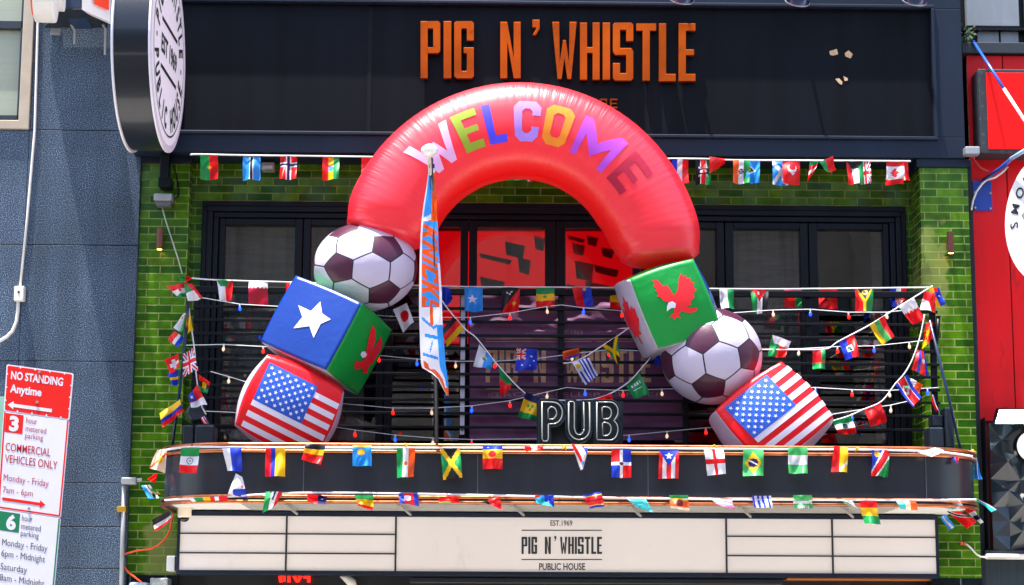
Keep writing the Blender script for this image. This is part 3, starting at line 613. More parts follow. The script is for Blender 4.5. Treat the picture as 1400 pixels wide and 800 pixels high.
for p_ in ([W(97, 33, -.4), W(102, 42, -.33), W(102, 60, -.3)], [W(140, 33, -.4), W(144, 40, -.33), W(143.5, 75, -.3)]): MB().tube(p_, .012).build('bracket', GREYM, ns)
MB().prect(69, 38.5, 82, 47, -.29, -.251).build('fixing_plate', GREYM, ns, bevel=.003)

# ------------------------------------------------------------------ wall sconces
for px, py, Y, lb in ((218.5, 327, -.19, 'brown cylinder wall light on the left green brick pillar'), (1299.5, 332, -.4, 'brown cylinder wall light on the right green brick pillar')):
    s_ = thing('wall_light', lb, 'lamp', W(px, py, Y), 'cylinder lights on the pillars')
    c = W(px, py, Y-.09); h = .095
    MB().lathe(c-Vector((0, 0, h)), (0, 0, 1), [(.022, .004), (.03, 0), (.03, 2*h), (.024, 2*h)], 20).build('cylinder', mat('brown_metal', '6b4030', .4, metal=.3), s_, smooth=False)
    MB().lathe(c-Vector((0, 0, h-.002)), (0, 0, 1), [(.02, 0), (.02, .003)], 16).build('lens', mat('warm_lamp', 'ffb050', .5, emit=14, ecol='ffb050'), s_)
    MB().box((c.x-.02, Y-.07, c.z-.03), (c.x+.02, Y-.001, c.z+.03)).build('mount', mat('brown_metal', '6b4030'), s_)

# ------------------------------------------------------------------ balcony / canopy
bal = thing('balcony', 'charcoal canopy balcony with rounded corners and copper rails over the entrance', 'balcony', (0, -1, 2.7))
YF, RC = -1.7, .62
XL, XR = W(221, 650, -1.3).x, W(1337, 655, -1.3).x
def path(off=0, n=14):
    p = [(XL-off, -.42)]
    for i in range(n+1):
        a = math.pi*.5*i/n; p.append((XL+RC-(RC+off)*math.cos(a), YF+RC-(RC+off)*math.sin(a)))
    for i in range(1, 8): p.append((XL+RC+(XR-XL-2*RC)*i/8, YF-off))
    for i in range(n+1):
        a = math.pi*.5*i/n; p.append((XR-RC+(RC+off)*math.sin(a), YF+RC-(RC+off)*math.cos(a)))
    return p+[(XR+off, -.42)]
zt, zb = W(700, 613, YF).z, W(700, 687, YF).z
def wallpath(mb, o0, o1, z0, z1, mi=0):
    A, B = path(o0), path(o1); n = len(A)
    vs = [(x, y, z0) for x, y in A]+[(x, y, z1) for x, y in A]+[(x, y, z0) for x, y in B]+[(x, y, z1) for x, y in B]; fs = []
    for i in range(n-1): fs += [(i, i+1, n+i+1, n+i), (2*n+i, 3*n+i, 3*n+i+1, 2*n+i+1), (n+i, n+i+1, 3*n+i+1, 3*n+i), (i, 2*n+i, 2*n+i+1, i+1)]
    fs += [(0, n, 3*n, 2*n), (n-1, 3*n-1, 4*n-1, 2*n-1)]
    return mb.add(vs, fs, mi)
sm_angle(wallpath(MB(), 0, -.05, zb, zt).build('fascia_band', FASC, bal))
for py in (609.5, 618.5, 680.5, 687.5):
    z = W(700, py, YF-.02).z
    MB().tube([(x, y, z) for x, y in path(.018)], .0145, 10).build('copper_rail', COPPER, bal, smooth=True)
mb = MB()
for x in (262, 303, 420, 566, 735, 885, 1038, 1135, 1250):
    z0 = W(700, 618, YF).z; p = W(x, 615, YF-.02); MB().box((p.x-.006, YF-.02, z0), (p.x+.006, YF-.003, W(700, 609, YF).z)).build('rail_clip', COPPER, bal)
def flat(mb, off, z0, z1, mi=0):
    A = path(off); n = len(A); return mb.add([(x, y, z0) for x, y in A]+[(x, y, z1) for x, y in A], [tuple(range(n)), tuple(range(2*n-1, n-1, -1))]+[(i, (i+1) % n, (i+1) % n+n, i+n) for i in range(n)], mi)
flat(MB(), -.06, zt-.34, zt-.26).build('deck', mat('deck_board', '3a3c40', .8), bal)
flat(MB(), -.055, zb+.008, zb+.03).build('soffit', WHITE, bal)
mb = MB()
for i in range(1, 9): mb.box((XL+.65, YF+.07+i*.13, zb+.002), (XR-.65, YF+.078+i*.13, zb+.007))
mb.build('soffit_groove', mat('soffit_joint', '8c8882', .8), bal)  # thin grey strips drawn as joint lines along the soffit
mb = MB()
for x in (390, 545, 700, 860, 1010, 1150): 
    a, b = W(x, 690, -1.5), W(x+16, 702, -.62); MB().tube([(a.x, -1.5, zb-.005), (b.x, -.62, zb-.03)], .012, 6).build('soffit_strut', mat('strut_grey', '8e8c8a', .5), bal)
SEAMF = mat('fascia_seam', '4c4f56', .5)
for x in (415, 653, 886, 1266):
    p = W(x, 650, YF).x; MB().box((p-.003, YF-.003, zb+.05), (p+.003, YF-.0005, zt-.04)).build('fascia_seam', SEAMF, bal)
# letter board
lb = thing('letter_board', 'white changeable letter board with dark frame and printed pub name', 'sign', W(760, 745, -.5))
Yb = -.52
def bz(py): return W(760, py, Yb).z
bx0, bx1 = W(242, 745, Yb).x, W(1283, 745, Yb).x
mb = MB(); t_ = .025
mb.box((bx0, Yb-.02, bz(708)), (bx1, -.2, bz(701.5))); mb.box((bx0, Yb-.02, bz(788)), (bx1, -.2, bz(782)))
mb.box((bx0, Yb-.02, bz(782)), (bx0+t_, -.2, bz(708))); mb.box((bx1-t_, Yb-.02, bz(782)), (bx1, -.2, bz(708)))
mb.build('frame', NAVY, lb, bevel=.004)
MB().box((bx0+t_, Yb, bz(782)), (bx1-t_, -.25, bz(708))).build('face', BOARD, lb)
mb = MB()
for x in (391.5, 541, 993, 1138): p = W(x, 745, Yb).x; MB().box((p-.008, Yb-.012, bz(782)), (p+.008, Yb-.001, bz(708))).build('divider', DARKTXT, lb)
mb = MB()
for a, b in ((0, 391.5), (391.5, 541), (993, 1138), (1138, 0)):
    A = bx0+t_ if a == 0 else W(a, 745, Yb).x+.0085; B = bx1-t_ if b == 0 else W(b, 745, Yb).x-.0085
    for py in (732, 758.5): MB().box((A, Yb-.01, bz(py)-.006), (B, Yb-.001, bz(py)+.006)).build('letter_track', DARKTXT, lb)
mb = MB(); bf = lambda a, b: W(a, b, Yb-.003)
SX = [(c_, 713+(a-575)*(823-713)/(951-575), 713+(b-575)*(823-713)/(951-575)) for c_, a, b, *_ in SP]
for s_ in SX:
    if s_[0] == "'": letters(mb, [(s_[0], s_[1], s_[2], 733, 740)], 0, 0, bf, t=.5, c=.03)
    else: letters(mb, [s_], 734, 757.5, bf, t=.13, c=.04)
text_fit(mb, 'EST.1969', 752.5, 711.5, 782.5, 719, bf, bold=.01); text_fit(mb, 'PUBLIC HOUSE', 737, 770, 800, 779.5, bf, bold=.02)
for y in (724.5, 764.5): mb.poly([(713, -y), (823, -y), (823, -y-1.3), (713, -y-1.3)], lambda a, b: bf(a, -b))
mb.build('lettering', DARKTXT, lb, fix=False)
cmr = thing('security_camera', 'white dome security camera under the left canopy corner', 'camera', W(253, 700, -.7))
c = W(252.5, 697, -.75)
MB().lathe(c, (0, 0, -1), [(.05, -.03), (.058, 0), (.058, .055), (.05, .065)], 24).build('body', mat('cream_plastic', 'f0e2cf', .4), cmr)
MB().lathe(c-Vector((0, 0, .066)), (0, 0, -1), [(.042, 0), (.036, .022), (.018, .034), (.002, .036)], 24).build('dome', mat('black_dome', '0a0c12', .08), cmr, smooth=True)
gb = thing('utility_box', 'small pale grey box on the left edge of the letter board', 'box', W(233, 771, -.4))
MB().prect(228, 760, 238.5, 781, -.5, -.19).build('box', mat('pale_grey_plastic', 'b4b8ba', .5), gb, bevel=.006)
oc = thing('cable', 'orange cable looping across the left green brick pillar', 'cable', W(172, 757, -.3))
MB().tube([W(*p, -.27) for p in ((165, 760), (172, 757), (188, 752.5), (205, 751), (216, 746), (226, 737), (232, 726), (234.5, 714), (236, 703))], .0085, 8).build('strand', mat('orange_cable', 'e8541c', .45), oc, smooth=True)
MB().tube([W(*p, -.27) for p in ((167, 772), (176, 783), (188, 792), (198, 800))], .0085, 8).build('strand', mat('orange_cable', 'e8541c', .45), oc, smooth=True)
gm = thing('meter_housing', 'grey crumpled metal housings at the foot of the left pillar', 'box', W(203, 796, -.4))
MB().prect(176, 796, 200, 840, -.45, -.2).build('housing', mat('blue_grey_metal', '8fa0b0', .4, var=.3, vscale=20, bump=.8, bscale=30), gm, bevel=.02)
MB().prect(205, 790, 228, 840, -.42, -.2).build('housing', mat('foil_grey', '9aa0a2', .35, metal=.5, var=.3, vscale=25, bump=1.0, bscale=40), gm, bevel=.012)
wc = thing('cable', 'white cable with orange clip leaving the right end of the letter board', 'cable', W(1320, 745, -.42))
MB().tube([W(*p, -.42) for p in ((1321, 744), (1328, 750), (1335, 758), (1341, 761.5), (1350, 762))], .008, 8).build('strand', WHITE, wc, smooth=True)
mb = MB(); mb.prect(1313.5, 741, 1317, 745, -.43, -.405); mb.prect(1318, 742, 1321, 746, -.43, -.405); mb.build('clip', mat('orange_clip', 'd8602a', .5), wc, bevel=.003)
tv = thing('neon_sign', 'red illuminated letters half hidden under the letter board', 'sign', W(400, 794, -.3))
mb = MB(); rf = lambda a, b: W(a, b, -.2)
for q in (((381, 788), (386, 788), (386, 796), (382, 796)), ((387, 788), (388, 788), (390, 788), (390, 795), (387, 795)), ((393, 788), (397, 788), (397, 796), (393, 796)), ((400, 788), (405, 788), (406.5, 793), (408, 788), (413, 788), (408.5, 796), (404.5, 796)), ((415, 788), (424, 788), (424, 796), (420, 796), (420, 791), (415, 791))):
    mb.poly([(a, -b) for a, b in q], lambda a, b: rf(a, -b), (0, .02, 0))
mb.build('letter', mat('red_neon', 'ff2010', .5, emit=1.6, ecol='ff1408'), tv)
wl = thing('lamp_globe', 'white curved lamp head poking up behind the letter board bottom', 'lamp', W(478, 797, -.2))
MB().tube([W(466, 788, -.25), W(474, 791, -.27), W(481, 797, -.27), W(484, 806, -.25)], [.012, .035, .04, .03], 14).build('shade', WHITE, wl, smooth=True)

# ------------------------------------------------------------------ railing
YR = -.62
ra = thing('railing', 'black balcony railing of close horizontal bars in front of the windows', 'railing', W(760, 600, YR))
rx_0, rx_1 = W(262, 500, YR).x, W(1284, 500, YR).x
mb = MB()
for i, py in enumerate((423, 441, 459.5, 477.5, 495, 512.5, 530, 547.5, 566, 585)):
    z = W(760, py, YR).z; MB().box((rx_0, YR-.012, z-.012), (rx_1, YR+.012, z+.012)).build('bar', BLACK, ra, bevel=.003)
z = W(760, 400, YR).z; MB().box((rx_0-.02, YR-.03, z-.028), (rx_1+.02, YR+.03, z+.028)).build('top_rail', BLACK, ra, bevel=.008)
for px in (266, 432, 597, 767, 937, 1107, 1278):
    x = W(px, 500, YR).x; MB().box((x-.024, YR+.013, zt-.05), (x+.024, YR+.06, z-.028)).build('post', BLACK, ra, bevel=.004)
st = thing('slotted_strip', 'white slotted upright strip tied to the railing left of the purple banner', 'strip', W(632, 500, YR))
x = W(632.5, 500, -.6).x
MB().box((x-.019, YR+.014, W(632, 594, YR).z), (x+.019, YR+.022, W(632, 398, YR).z)).build('strip', mat('white_strip', 'c4bcc8', .5), st)
MB().lathe((x, YR+.013, W(632, 588, YR).z), (0, -1, 0), [(.008, 0), (.008, .003)], 10).build('hole', BLACK, st)
# purple banner behind the bars
bn = thing('banner', 'dark purple cloth banner with pub name hung behind the railing bars', 'banner', W(800, 500, -.55))
PUR = mat('purple_cloth', '6a3a60', .6, var=.25, vscale=4, stretch=(1, 1, 4), transl=.1)
mb = MB(); NX, NZ = 80, 40; vs = []; fs = []
def bpt(a, b):
    return W(a, b, -.555)+Vector((0, .010*math.sin(a*.06+b*.16)+.008*math.sin(b*.35+a*.01)+.004*math.sin(a*.21-b*.3), 0))
for j in range(NZ+1):
    for i in range(NX+1): vs.append(bpt(642+(938-642)*i/NX, 396+(602-396)*j/NZ))
for j in range(NZ):
    for i in range(NX): fs.append((j*(NX+1)+i, (j+1)*(NX+1)+i, (j+1)*(NX+1)+i+1, j*(NX+1)+i+1))
mb.add(vs, fs).build('cloth', PUR, bn, smooth=True)
TANT = mat('tan_print', 'c49a78', .7, var=.2, vscale=10)
polys = []
def collect(spec, y0, y1, t, c):
    for ch, a, b in spec:
        h = y1-y0
        for pl in glyph(ch, (b-a)/h, t if ch != 'I' else (b-a)/h, c): polys.append(([(a+u*h, y1-v*h) for u, v in pl], 0))
BX = [(c_, 664+(a-575)*(890-664)/(951-575), 664+(b-575)*(890-664)/(951-575)) for c_, a, b, *_ in SP if c_ != "'"]
collect(BX, 477, 523, .13, .04)
for y in (463, 466.5, 531.5): polys.append(([(664, y), (890, y), (890, y+.9), (664, y+.9)], 0))
decal(polys, lambda a, b: bpt(a, b)-Vector((0, .004, 0)), 'banner_lettering', [TANT], bn, maxlen=9)
mb = MB(); bq = lambda a, b: bpt(a, b)-Vector((0, .004, 0))
text_fit(mb, '@ROCKEFELLER CENTER', 667, 536, 908, 544, bq); mb.build('address_lettering', mat('tan_print2', 'a07878', .7), bn, fix=False)
mb = MB(); text_fit(mb, 'EST 1969', 763, 452, 797, 458.5, bq); mb.build('year_lettering', mat('tan_print2', 'a07878', .7), bn, fix=False)

# ------------------------------------------------------------------ PUB neon sign
pn = thing('neon_sign', 'unlit PUB sign of three dark channel letters with white neon tubes', 'sign', W(790, 607, -1.35))
YP = -1.4
def arc(cx, cy, rx, ry, a0, a1, n=10): return [(cx+rx*math.cos(R_(a0+(a1-a0)*i/n)), cy-ry*math.sin(R_(a0+(a1-a0)*i/n))) for i in range(n+1)]
DP = mat('channel_letter_face', '0e1a20', .4, var=.2, vscale=14); RIM = mat('channel_letter_return', '060b12', .35)
TUBE = mat('neon_glass_tube', '868a88', .2, spec=.7)
LET = {
 'P': dict(out=[(737, 608), (737, 548)]+[(739, 546), (755, 546)]+arc(757, 565, 16.5, 19, 85, -90)+[(753, 584), (753, 608)],
      tubes=[[(741, 549), (741, 600), (743, 603.5), (748, 603.5), (750, 600), (750, 580)]+[(752, 580), (756, 579.5)]+arc(756, 565, 13, 14.8, -80, 80)+[(754, 550), (743, 549.6), (741, 549.8)],
             [(749.5, 573), (749.5, 560)]+arc(753.5, 565, 7.5, 8.6, 95, -80)+[(751, 573.4)]]),
 'U': dict(out=[(773.5, 547), (787.5, 547), (787.5, 588)]+arc(791.5, 588, 4.5, 5, 180, 360)+[(796, 547), (809.5, 547), (809.5, 588)]+arc(791.5, 588, 18, 19, 0, -180),
      tubes=[[(777.5, 550), (777.5, 586)]+arc(792, 587, 14.4, 14.5, 180, 360)+[(806.5, 586), (806, 550), (798, 549.5), (798, 588)]+arc(792, 587, 6.3, 7.8, 0, -180)+[(785, 586), (785, 550.5), (783, 549.3), (779, 549.3), (777.5, 550.5)]]),
 'B': dict(out=[(812, 608), (812, 547), (834, 547)]+arc(834, 562, 14, 15, 85, -45)+arc(834, 588, 15.5, 20, 45, -90),
      tubes=[[(816, 549.5), (816, 600)]+[(816.5, 601.5), (832, 602)]+arc(834, 588, 11, 14, -80, 55)+[(839.5, 575.5)]+arc(834, 563, 11, 13, -45, 85)+[(831, 550), (818, 549.8)],
             [(823.5, 572), (823.5, 557), (827, 556.5)]+arc(829, 565, 7, 8.3, 80, -80)+[(825, 573)], [(824, 596), (824, 579), (826, 577.5)]+arc(828, 587, 7.5, 9, 75, -85)+[(825, 596)]]),
}
for ch, d in LET.items():
    mb = MB(); mb.poly([(a, -b) for a, b in d['out']], lambda a, b: W(a, -b, YP), (0, .1, 0)); lt = mb.build('channel_letter', RIM, pn, bevel=.004)
    cx = sum(p[0] for p in d['out'])/len(d['out']); cy = sum(p[1] for p in d['out'])/len(d['out'])
    mb = MB(); pr = [W(a, b, YP-.006) for a, b in d['out']]; mb.tube(pr+[pr[0]], .0055, 6, caps=False); mb.build('letter_edge', mat('letter_edge_paint', '1c2a34', .3), lt)
    for tb in d['tubes']: MB().tube([W(a, b, YP-.03) for a, b in tb], .0058, 8).build('neon_tube', TUBE, lt, smooth=True)
MB().prect(734, 548, 852, 612, YP+.14, YP+.18).build('back_frame', mat('back_frame_paint', '10161f', .5), pn)
mb = MB()
for x in (752, 792, 832): mb.prect(x, 560, x+2, 600, YP+.101, YP+.139)
mb.build('spacer', BLACK, pn)

# ------------------------------------------------------------------ stage spotlights on the balcony ends
DL = mat('spotlight_body', '1a2430', .35, coat=.3, var=.15)
sp = thing('spotlight', 'round-headed dark floodlight standing at the left end of the balcony', 'lamp', W(260, 607, -1.0))
c = W(262, 566, -1.05)
MB().lathe(c+Vector((0, .12, 0)), (0.25, -1, .05), [(.05, 0), (.075, .02), (.075, .2), (.065, .21)], 28).build('head', DL, sp); sm_angle(bpy.data.objects['head'])
MB().prect(250, 581, 264, 610, -1.1, -.9).build('base', DL, sp, bevel=.012)
MB().prect(266, 580, 292, 612, -1.12, -.85).build('ballast_box', DL, sp, bevel=.02)
sp = thing('spotlight', 'two dark boxy floodlights standing at the right end of the balcony', 'lamp', W(1285, 607, -1.0))
MB().prect(1292, 557, 1306, 612, -1.1, -.9).build('upright', DL, sp, bevel=.01)
MB().prect(1271, 584, 1291, 612, -1.15, -.9).build('head', DL, sp, bevel=.012)
MB().prect(1274, 567, 1290, 583, -1.05, -.9).build('ballast_box', DL, sp, bevel=.012)
BPOLE = mat('dark_blue_pole', '1a2c4a', .3, metal=.4)
pp = tag(MB().tube([W(258.5, 402, -1.2), W(250, 500, -1.2), W(235, 612, -1.2)], .013, 10).build('pole', BPOLE, smooth=True), 'thin dark blue leaning pole at the left balcony corner wound with flags', 'pole')
pp = tag(MB().tube([W(1271, 438, -1.2), W(1300, 556, -1.2), W(1313, 614, -1.2)], .012, 10).build('pole', BPOLE, smooth=True), 'thin dark blue leaning pole at the right balcony corner', 'pole')
q = thing('pipe', 'short dark open-topped pipe end behind the right corner flags', 'pipe', W(1282, 450, -.6))
MB().tube([W(1283, 434, -.66), W(1281, 470, -.66)], .018, 12).build('tube', BLACK, q, smooth=True)
MB().lathe(W(1283, 433.4, -.66), (0, 0, 1), [(.021, -.006), (.021, .006)], 14).build('collar', BLACK, q)

# ------------------------------------------------------------------ inflatable welcome arch
def nylon(name, col, seam=False):
    m = mat(name, col, .42 if seam else .38, spec=1.0 if seam else .4, coat=.5 if seam else .3, transl=.25)
    t = m.node_tree; b = t.nodes['Principled BSDF']; N = t.nodes.new; L = t.links.new
    b.inputs['Coat Roughness'].default_value = .2
    if seam:     # gathers that run across the tube and fade away from the seams; UV.x along the arch in metres, UV.y round it
        uv = N('ShaderNodeUVMap'); sx = N('ShaderNodeSeparateXYZ'); L(uv.outputs[0], sx.inputs[0])
        mp = N('ShaderNodeMapping'); mp.inputs['Scale'].default_value = (48, 1.6, 1); L(uv.outputs[0], mp.inputs[0])
        n = N('ShaderNodeTexNoise'); n.inputs['Scale'].default_value = 1; n.inputs['Detail'].default_value = 4; L(mp.outputs[0], n.inputs['Vector'])
        # distance to the nearest of four seams (UV.y in quarters)
        mo = N('ShaderNodeMath'); mo.operation = 'PINGPONG'; mo.inputs[1].default_value = .5; L(sx.outputs[1], mo.inputs[0])
        mr = N('ShaderNodeMapRange'); mr.inputs[1].default_value = 0; mr.inputs[2].default_value = .24; mr.inputs[3].default_value = 1; mr.inputs[4].default_value = 0.0; L(mo.outputs[0], mr.inputs[0])
        mu = N('ShaderNodeMath'); mu.operation = 'MULTIPLY'; L(n.outputs[0], mu.inputs[0]); L(mr.outputs[0], mu.inputs[1])
        bp = N('ShaderNodeBump'); bp.inputs['Strength'].default_value = .34; bp.inputs['Distance'].default_value = .03; L(mu.outputs[0], bp.inputs['Height'])
    else:
        tc = N('ShaderNodeTexCoord'); n = N('ShaderNodeTexNoise'); n.inputs['Scale'].default_value = 5; n.inputs['Detail'].default_value = 4; n.inputs['Distortion'].default_value = 1.5; L(tc.outputs['Object'], n.inputs['Vector'])
        bp = N('ShaderNodeBump'); bp.inputs['Strength'].default_value = .16; bp.inputs['Distance'].default_value = .03; L(n.outputs[0], bp.inputs['Height'])
    L(bp.outputs[0], b.inputs['Normal'])
    L(bp.outputs[0], b.inputs['Coat Normal'])
    return m
YA = -1.15
RED = nylon('red_nylon', 'fa1a34', True); NRED = nylon('scarlet_nylon', 'fa0c1c'); NBLUE = nylon('blue_nylon', '063a9a'); NGREEN = nylon('green_nylon', '12a040'); NWHITE = nylon('white_nylon', 'd8cfe6'); NPUR = nylon('plum_nylon', '50203c')
PWHITE = mat('white_print', 'eae6f4', .45, transl=.1); PRED = mat('red_print', 'ee1c28', .45); PBLUE = mat('blue_print', '1450b8', .45); SEAM = mat('seam_thread', '1c1420', .6)
arch = thing('inflatable_arch', 'large red inflatable welcome arch standing on soccer balls and flag cubes', 'inflatable', W(705, 607, YA))
AC = (710, 366); A0, A1 = -75.5, 85.5; ROUT, RIN = 250, 123
NS, NC = 240, 64
def arch_pt(th, ph, off=0):               # th degrees from up, ph around the tube (0 = outer, 90 = towards viewer)
    k = min(abs(th-A0), abs(th-A1)); taper = 1-.10*math.exp(-(k/5)**2)
    if th > 60: taper -= .05*(th-60)/25
    rc = (ROUT+RIN)/2; hw = (ROUT-RIN)/2*taper
    rc += (6 if th > 60 else 0)*(th-60)/25 if th > 60 else 0
    a, s_ = math.cos(ph), math.sin(ph); e = 2.3
    d = (abs(a)**e+abs(s_)**e)**(-1/e)
    # gathers: slight scallops along the seams
    g = 1+.002*math.sin(th*2.1+ph)*abs(math.sin(2*ph))
    rr = rc+hw*a*d*g; dep = s_*d*g*(hw/S(YA))*.98
    p = W(AC[0]+rr*math.sin(R_(th)), AC[1]-rr*math.cos(R_(th)), YA)
    c = W(AC[0]+rc*math.sin(R_(th)), AC[1]-rc*math.cos(R_(th)), YA)
    v = p+Vector((0, -dep, 0))
    if off: v = c+(v-c)*(1+off/max((v-c).length, .01))
    return v
vs = []; fs = []; uvs = []
for i in range(NS+1):
    th = A0+(A1-A0)*i/NS
    for j in range(NC): vs.append(arch_pt(th, 2*math.pi*(j+.5)/NC)); uvs.append((R_(th)*187/S(YA), (j+.5)/NC*4-.5))
for i in range(NS):
    for j in range(NC): fs.append((i*NC+j, i*NC+(j+1) % NC, (i+1)*NC+(j+1) % NC, (i+1)*NC+j))
for i, sg in ((0, 1), (NS, -1)):           # puffed end caps
    ring = list(range(i*NC, (i+1)*NC)); cen = sum((vs[k] for k in ring), Vector())/NC
    tn = (arch_pt(A0-1 if sg > 0 else A1+1, 1)-arch_pt(A0 if sg > 0 else A1, 1)).normalized()
    prev = ring
    for f_, h_ in ((.8, .05), (.45, .08)):
        nr = []
        for k in ring: vs.append(cen+(vs[k]-cen)*f_+tn*h_); uvs.append((0, .5)); nr.append(len(vs)-1)
        for j in range(NC): fs.append((prev[j], prev[(j+1) % NC], nr[(j+1) % NC], nr[j]))
        prev = nr
    fs.append(tuple(prev))
mb = MB(); mb.add(vs, fs)
for fi in range(NS*NC):
    if 135 <= 360*((fi % NC)+1)/NC <= 225: mb.m[fi] = 1
tube_o = mb.build('arch_tube', [RED, nylon('vermilion_nylon', 'f81612', True)], arch, smooth=True)
ul = tube_o.data.uv_layers.new(name='UVMap')
for lp in tube_o.data.loops: ul.data[lp.index].uv = uvs[lp.vertex_index]
for p in tube_o.data.polygons:             # the wrap-around column
    us = [ul.data[l].uv.y for l in p.loop_indices]
    if max(us)-min(us) > 2:
        for l in p.loop_indices:
            if ul.data[l].uv.y < 1.5: ul.data[l].uv.y += 4
LT = [('W', -47.5, -28, 'f0b8e4'), ('E', -26.5, -17, '9ab02c'), ('L', -14.5, -6, '5048f0'), ('C', -2.5, 8, 'b48cf0'), ('O', 10, 21, 'f59020'), ('M', 24.5, 43, 'b848d0'), ('E', 46.5, 57, 'b01036')]
bpy.context.view_layer.update()
for ch, a0, a1, cl in LT:
    r0, r1 = 159, 212
    def lf(u, v, a0=a0, a1=a1, wd=1):
        rr = r0+(r1-r0)*v; th = a0+u*(a1-a0)
        cosv = max(-1, min(1, (rr-(ROUT+RIN)/2)/((ROUT-RIN)/2)))
        # find ph on the front half with this radius
        lo, hi = .02, math.pi-.02
        for _ in range(30):
            ph = (lo+hi)/2; a, s_ = math.cos(ph), math.sin(ph); d = (abs(a)**2.3+abs(s_)**2.3)**(-1/2.3)
            if a*d > cosv: lo = ph
            else: hi = ph
        return arch_pt(th, ph, .006)
    wd = (a1-a0)*math.pi/180*185/(r1-r0)
    pol = [([(u/wd, v) for u, v in pl], 0) for pl in glyph(ch, wd, .195, .14 if ch in 'CO' else .05)]
    o = decal(pol, lf, 'letter', [mat('print_'+cl, cl, .4, transl=.1)], None, maxlen=.12)
    o.parent = tube_o; o.matrix_parent_inverse = tube_o.matrix_world.inverted()
# soccer balls
PHI = (1+5**.5)/2
ICO = [Vector(v).normalized() for v in [(0, s, t*PHI) for s in (1, -1) for t in (1, -1)]+[(s, t*PHI, 0) for s in (1, -1) for t in (1, -1)]+[(t*PHI, 0, s) for s in (1, -1) for t in (1, -1)]]
def ball(px, py, rx, ry, Rm, Y, label):
    c = W(px, py, Y); s_ = S(Y); r = rx/s_; ky = ry/rx
    bm = bmesh.new(); vv = []
    for i, a in enumerate(ICO):
        for b in ICO:
            if .3 < a.dot(b) < .6: vv.append(bm.verts.new((a*2+b)/3))
    bmesh.ops.convex_hull(bm, input=bm.verts)
    bmesh.ops.dissolve_limit(bm, angle_limit=.05, verts=bm.verts[:], edges=bm.edges[:])
    for f in bm.faces: f.material_index = 1 if len(f.verts) == 5 else 0
    old = bm.faces[:]
    bmesh.ops.inset_individual(bm, faces=old, thickness=.016)
    for f in bm.faces:
        if f not in old: f.material_index = 2
    bmesh.ops.triangulate(bm, faces=bm.faces[:])
    for _ in range(3):
        es = [e for e in bm.edges if e.calc_length() > .09]; bmesh.ops.subdivide_edges(bm, edges=es, cuts=1); bmesh.ops.triangulate(bm, faces=bm.faces[:])
    for v in bm.verts:
        n = v.co.normalized(); q = (sum(Rm[0][k]*n[k] for k in range(3)), sum(Rm[1][k]*n[k] for k in range(3)), sum(Rm[2][k]*n[k] for k in range(3)))
        puff = 1.0
        v.co = c+Rv*(q[0]*r)-Uv*(q[1]*r*ky)-Fv*(q[2]*r*.95)
    bmesh.ops.recalc_face_normals(bm, faces=bm.faces)
    me = bpy.data.meshes.new('soccer_ball'); bm.to_mesh(me); bm.free()
    for m in (NWHITE, NPUR, SEAM): me.materials.append(m)
    me.polygons.foreach_set('use_smooth', [True]*len(me.polygons))
    o = bpy.data.objects.new('soccer_ball', me); COL.objects.link(o); o.parent = arch; o.matrix_parent_inverse = Matrix.Translation(arch.location).inverted()
    o['label'] = label; return o
ball(499.5, 365, 71.5, 61, [[-0.8229, -0.0585, 0.5652], [-0.4069, 0.755, -0.5142], [-0.3967, -0.6531, -0.6451]], YA-.02, 'squashed white and plum soccer ball under the left arch end')
ball(972.5, 487, 69, 66, [[-0.7874, -0.6137, -0.0582], [-0.4254, 0.4726, 0.7718], [-0.4461, 0.6325, -0.6332]], YA-.03, 'white and plum soccer ball under the green cube')
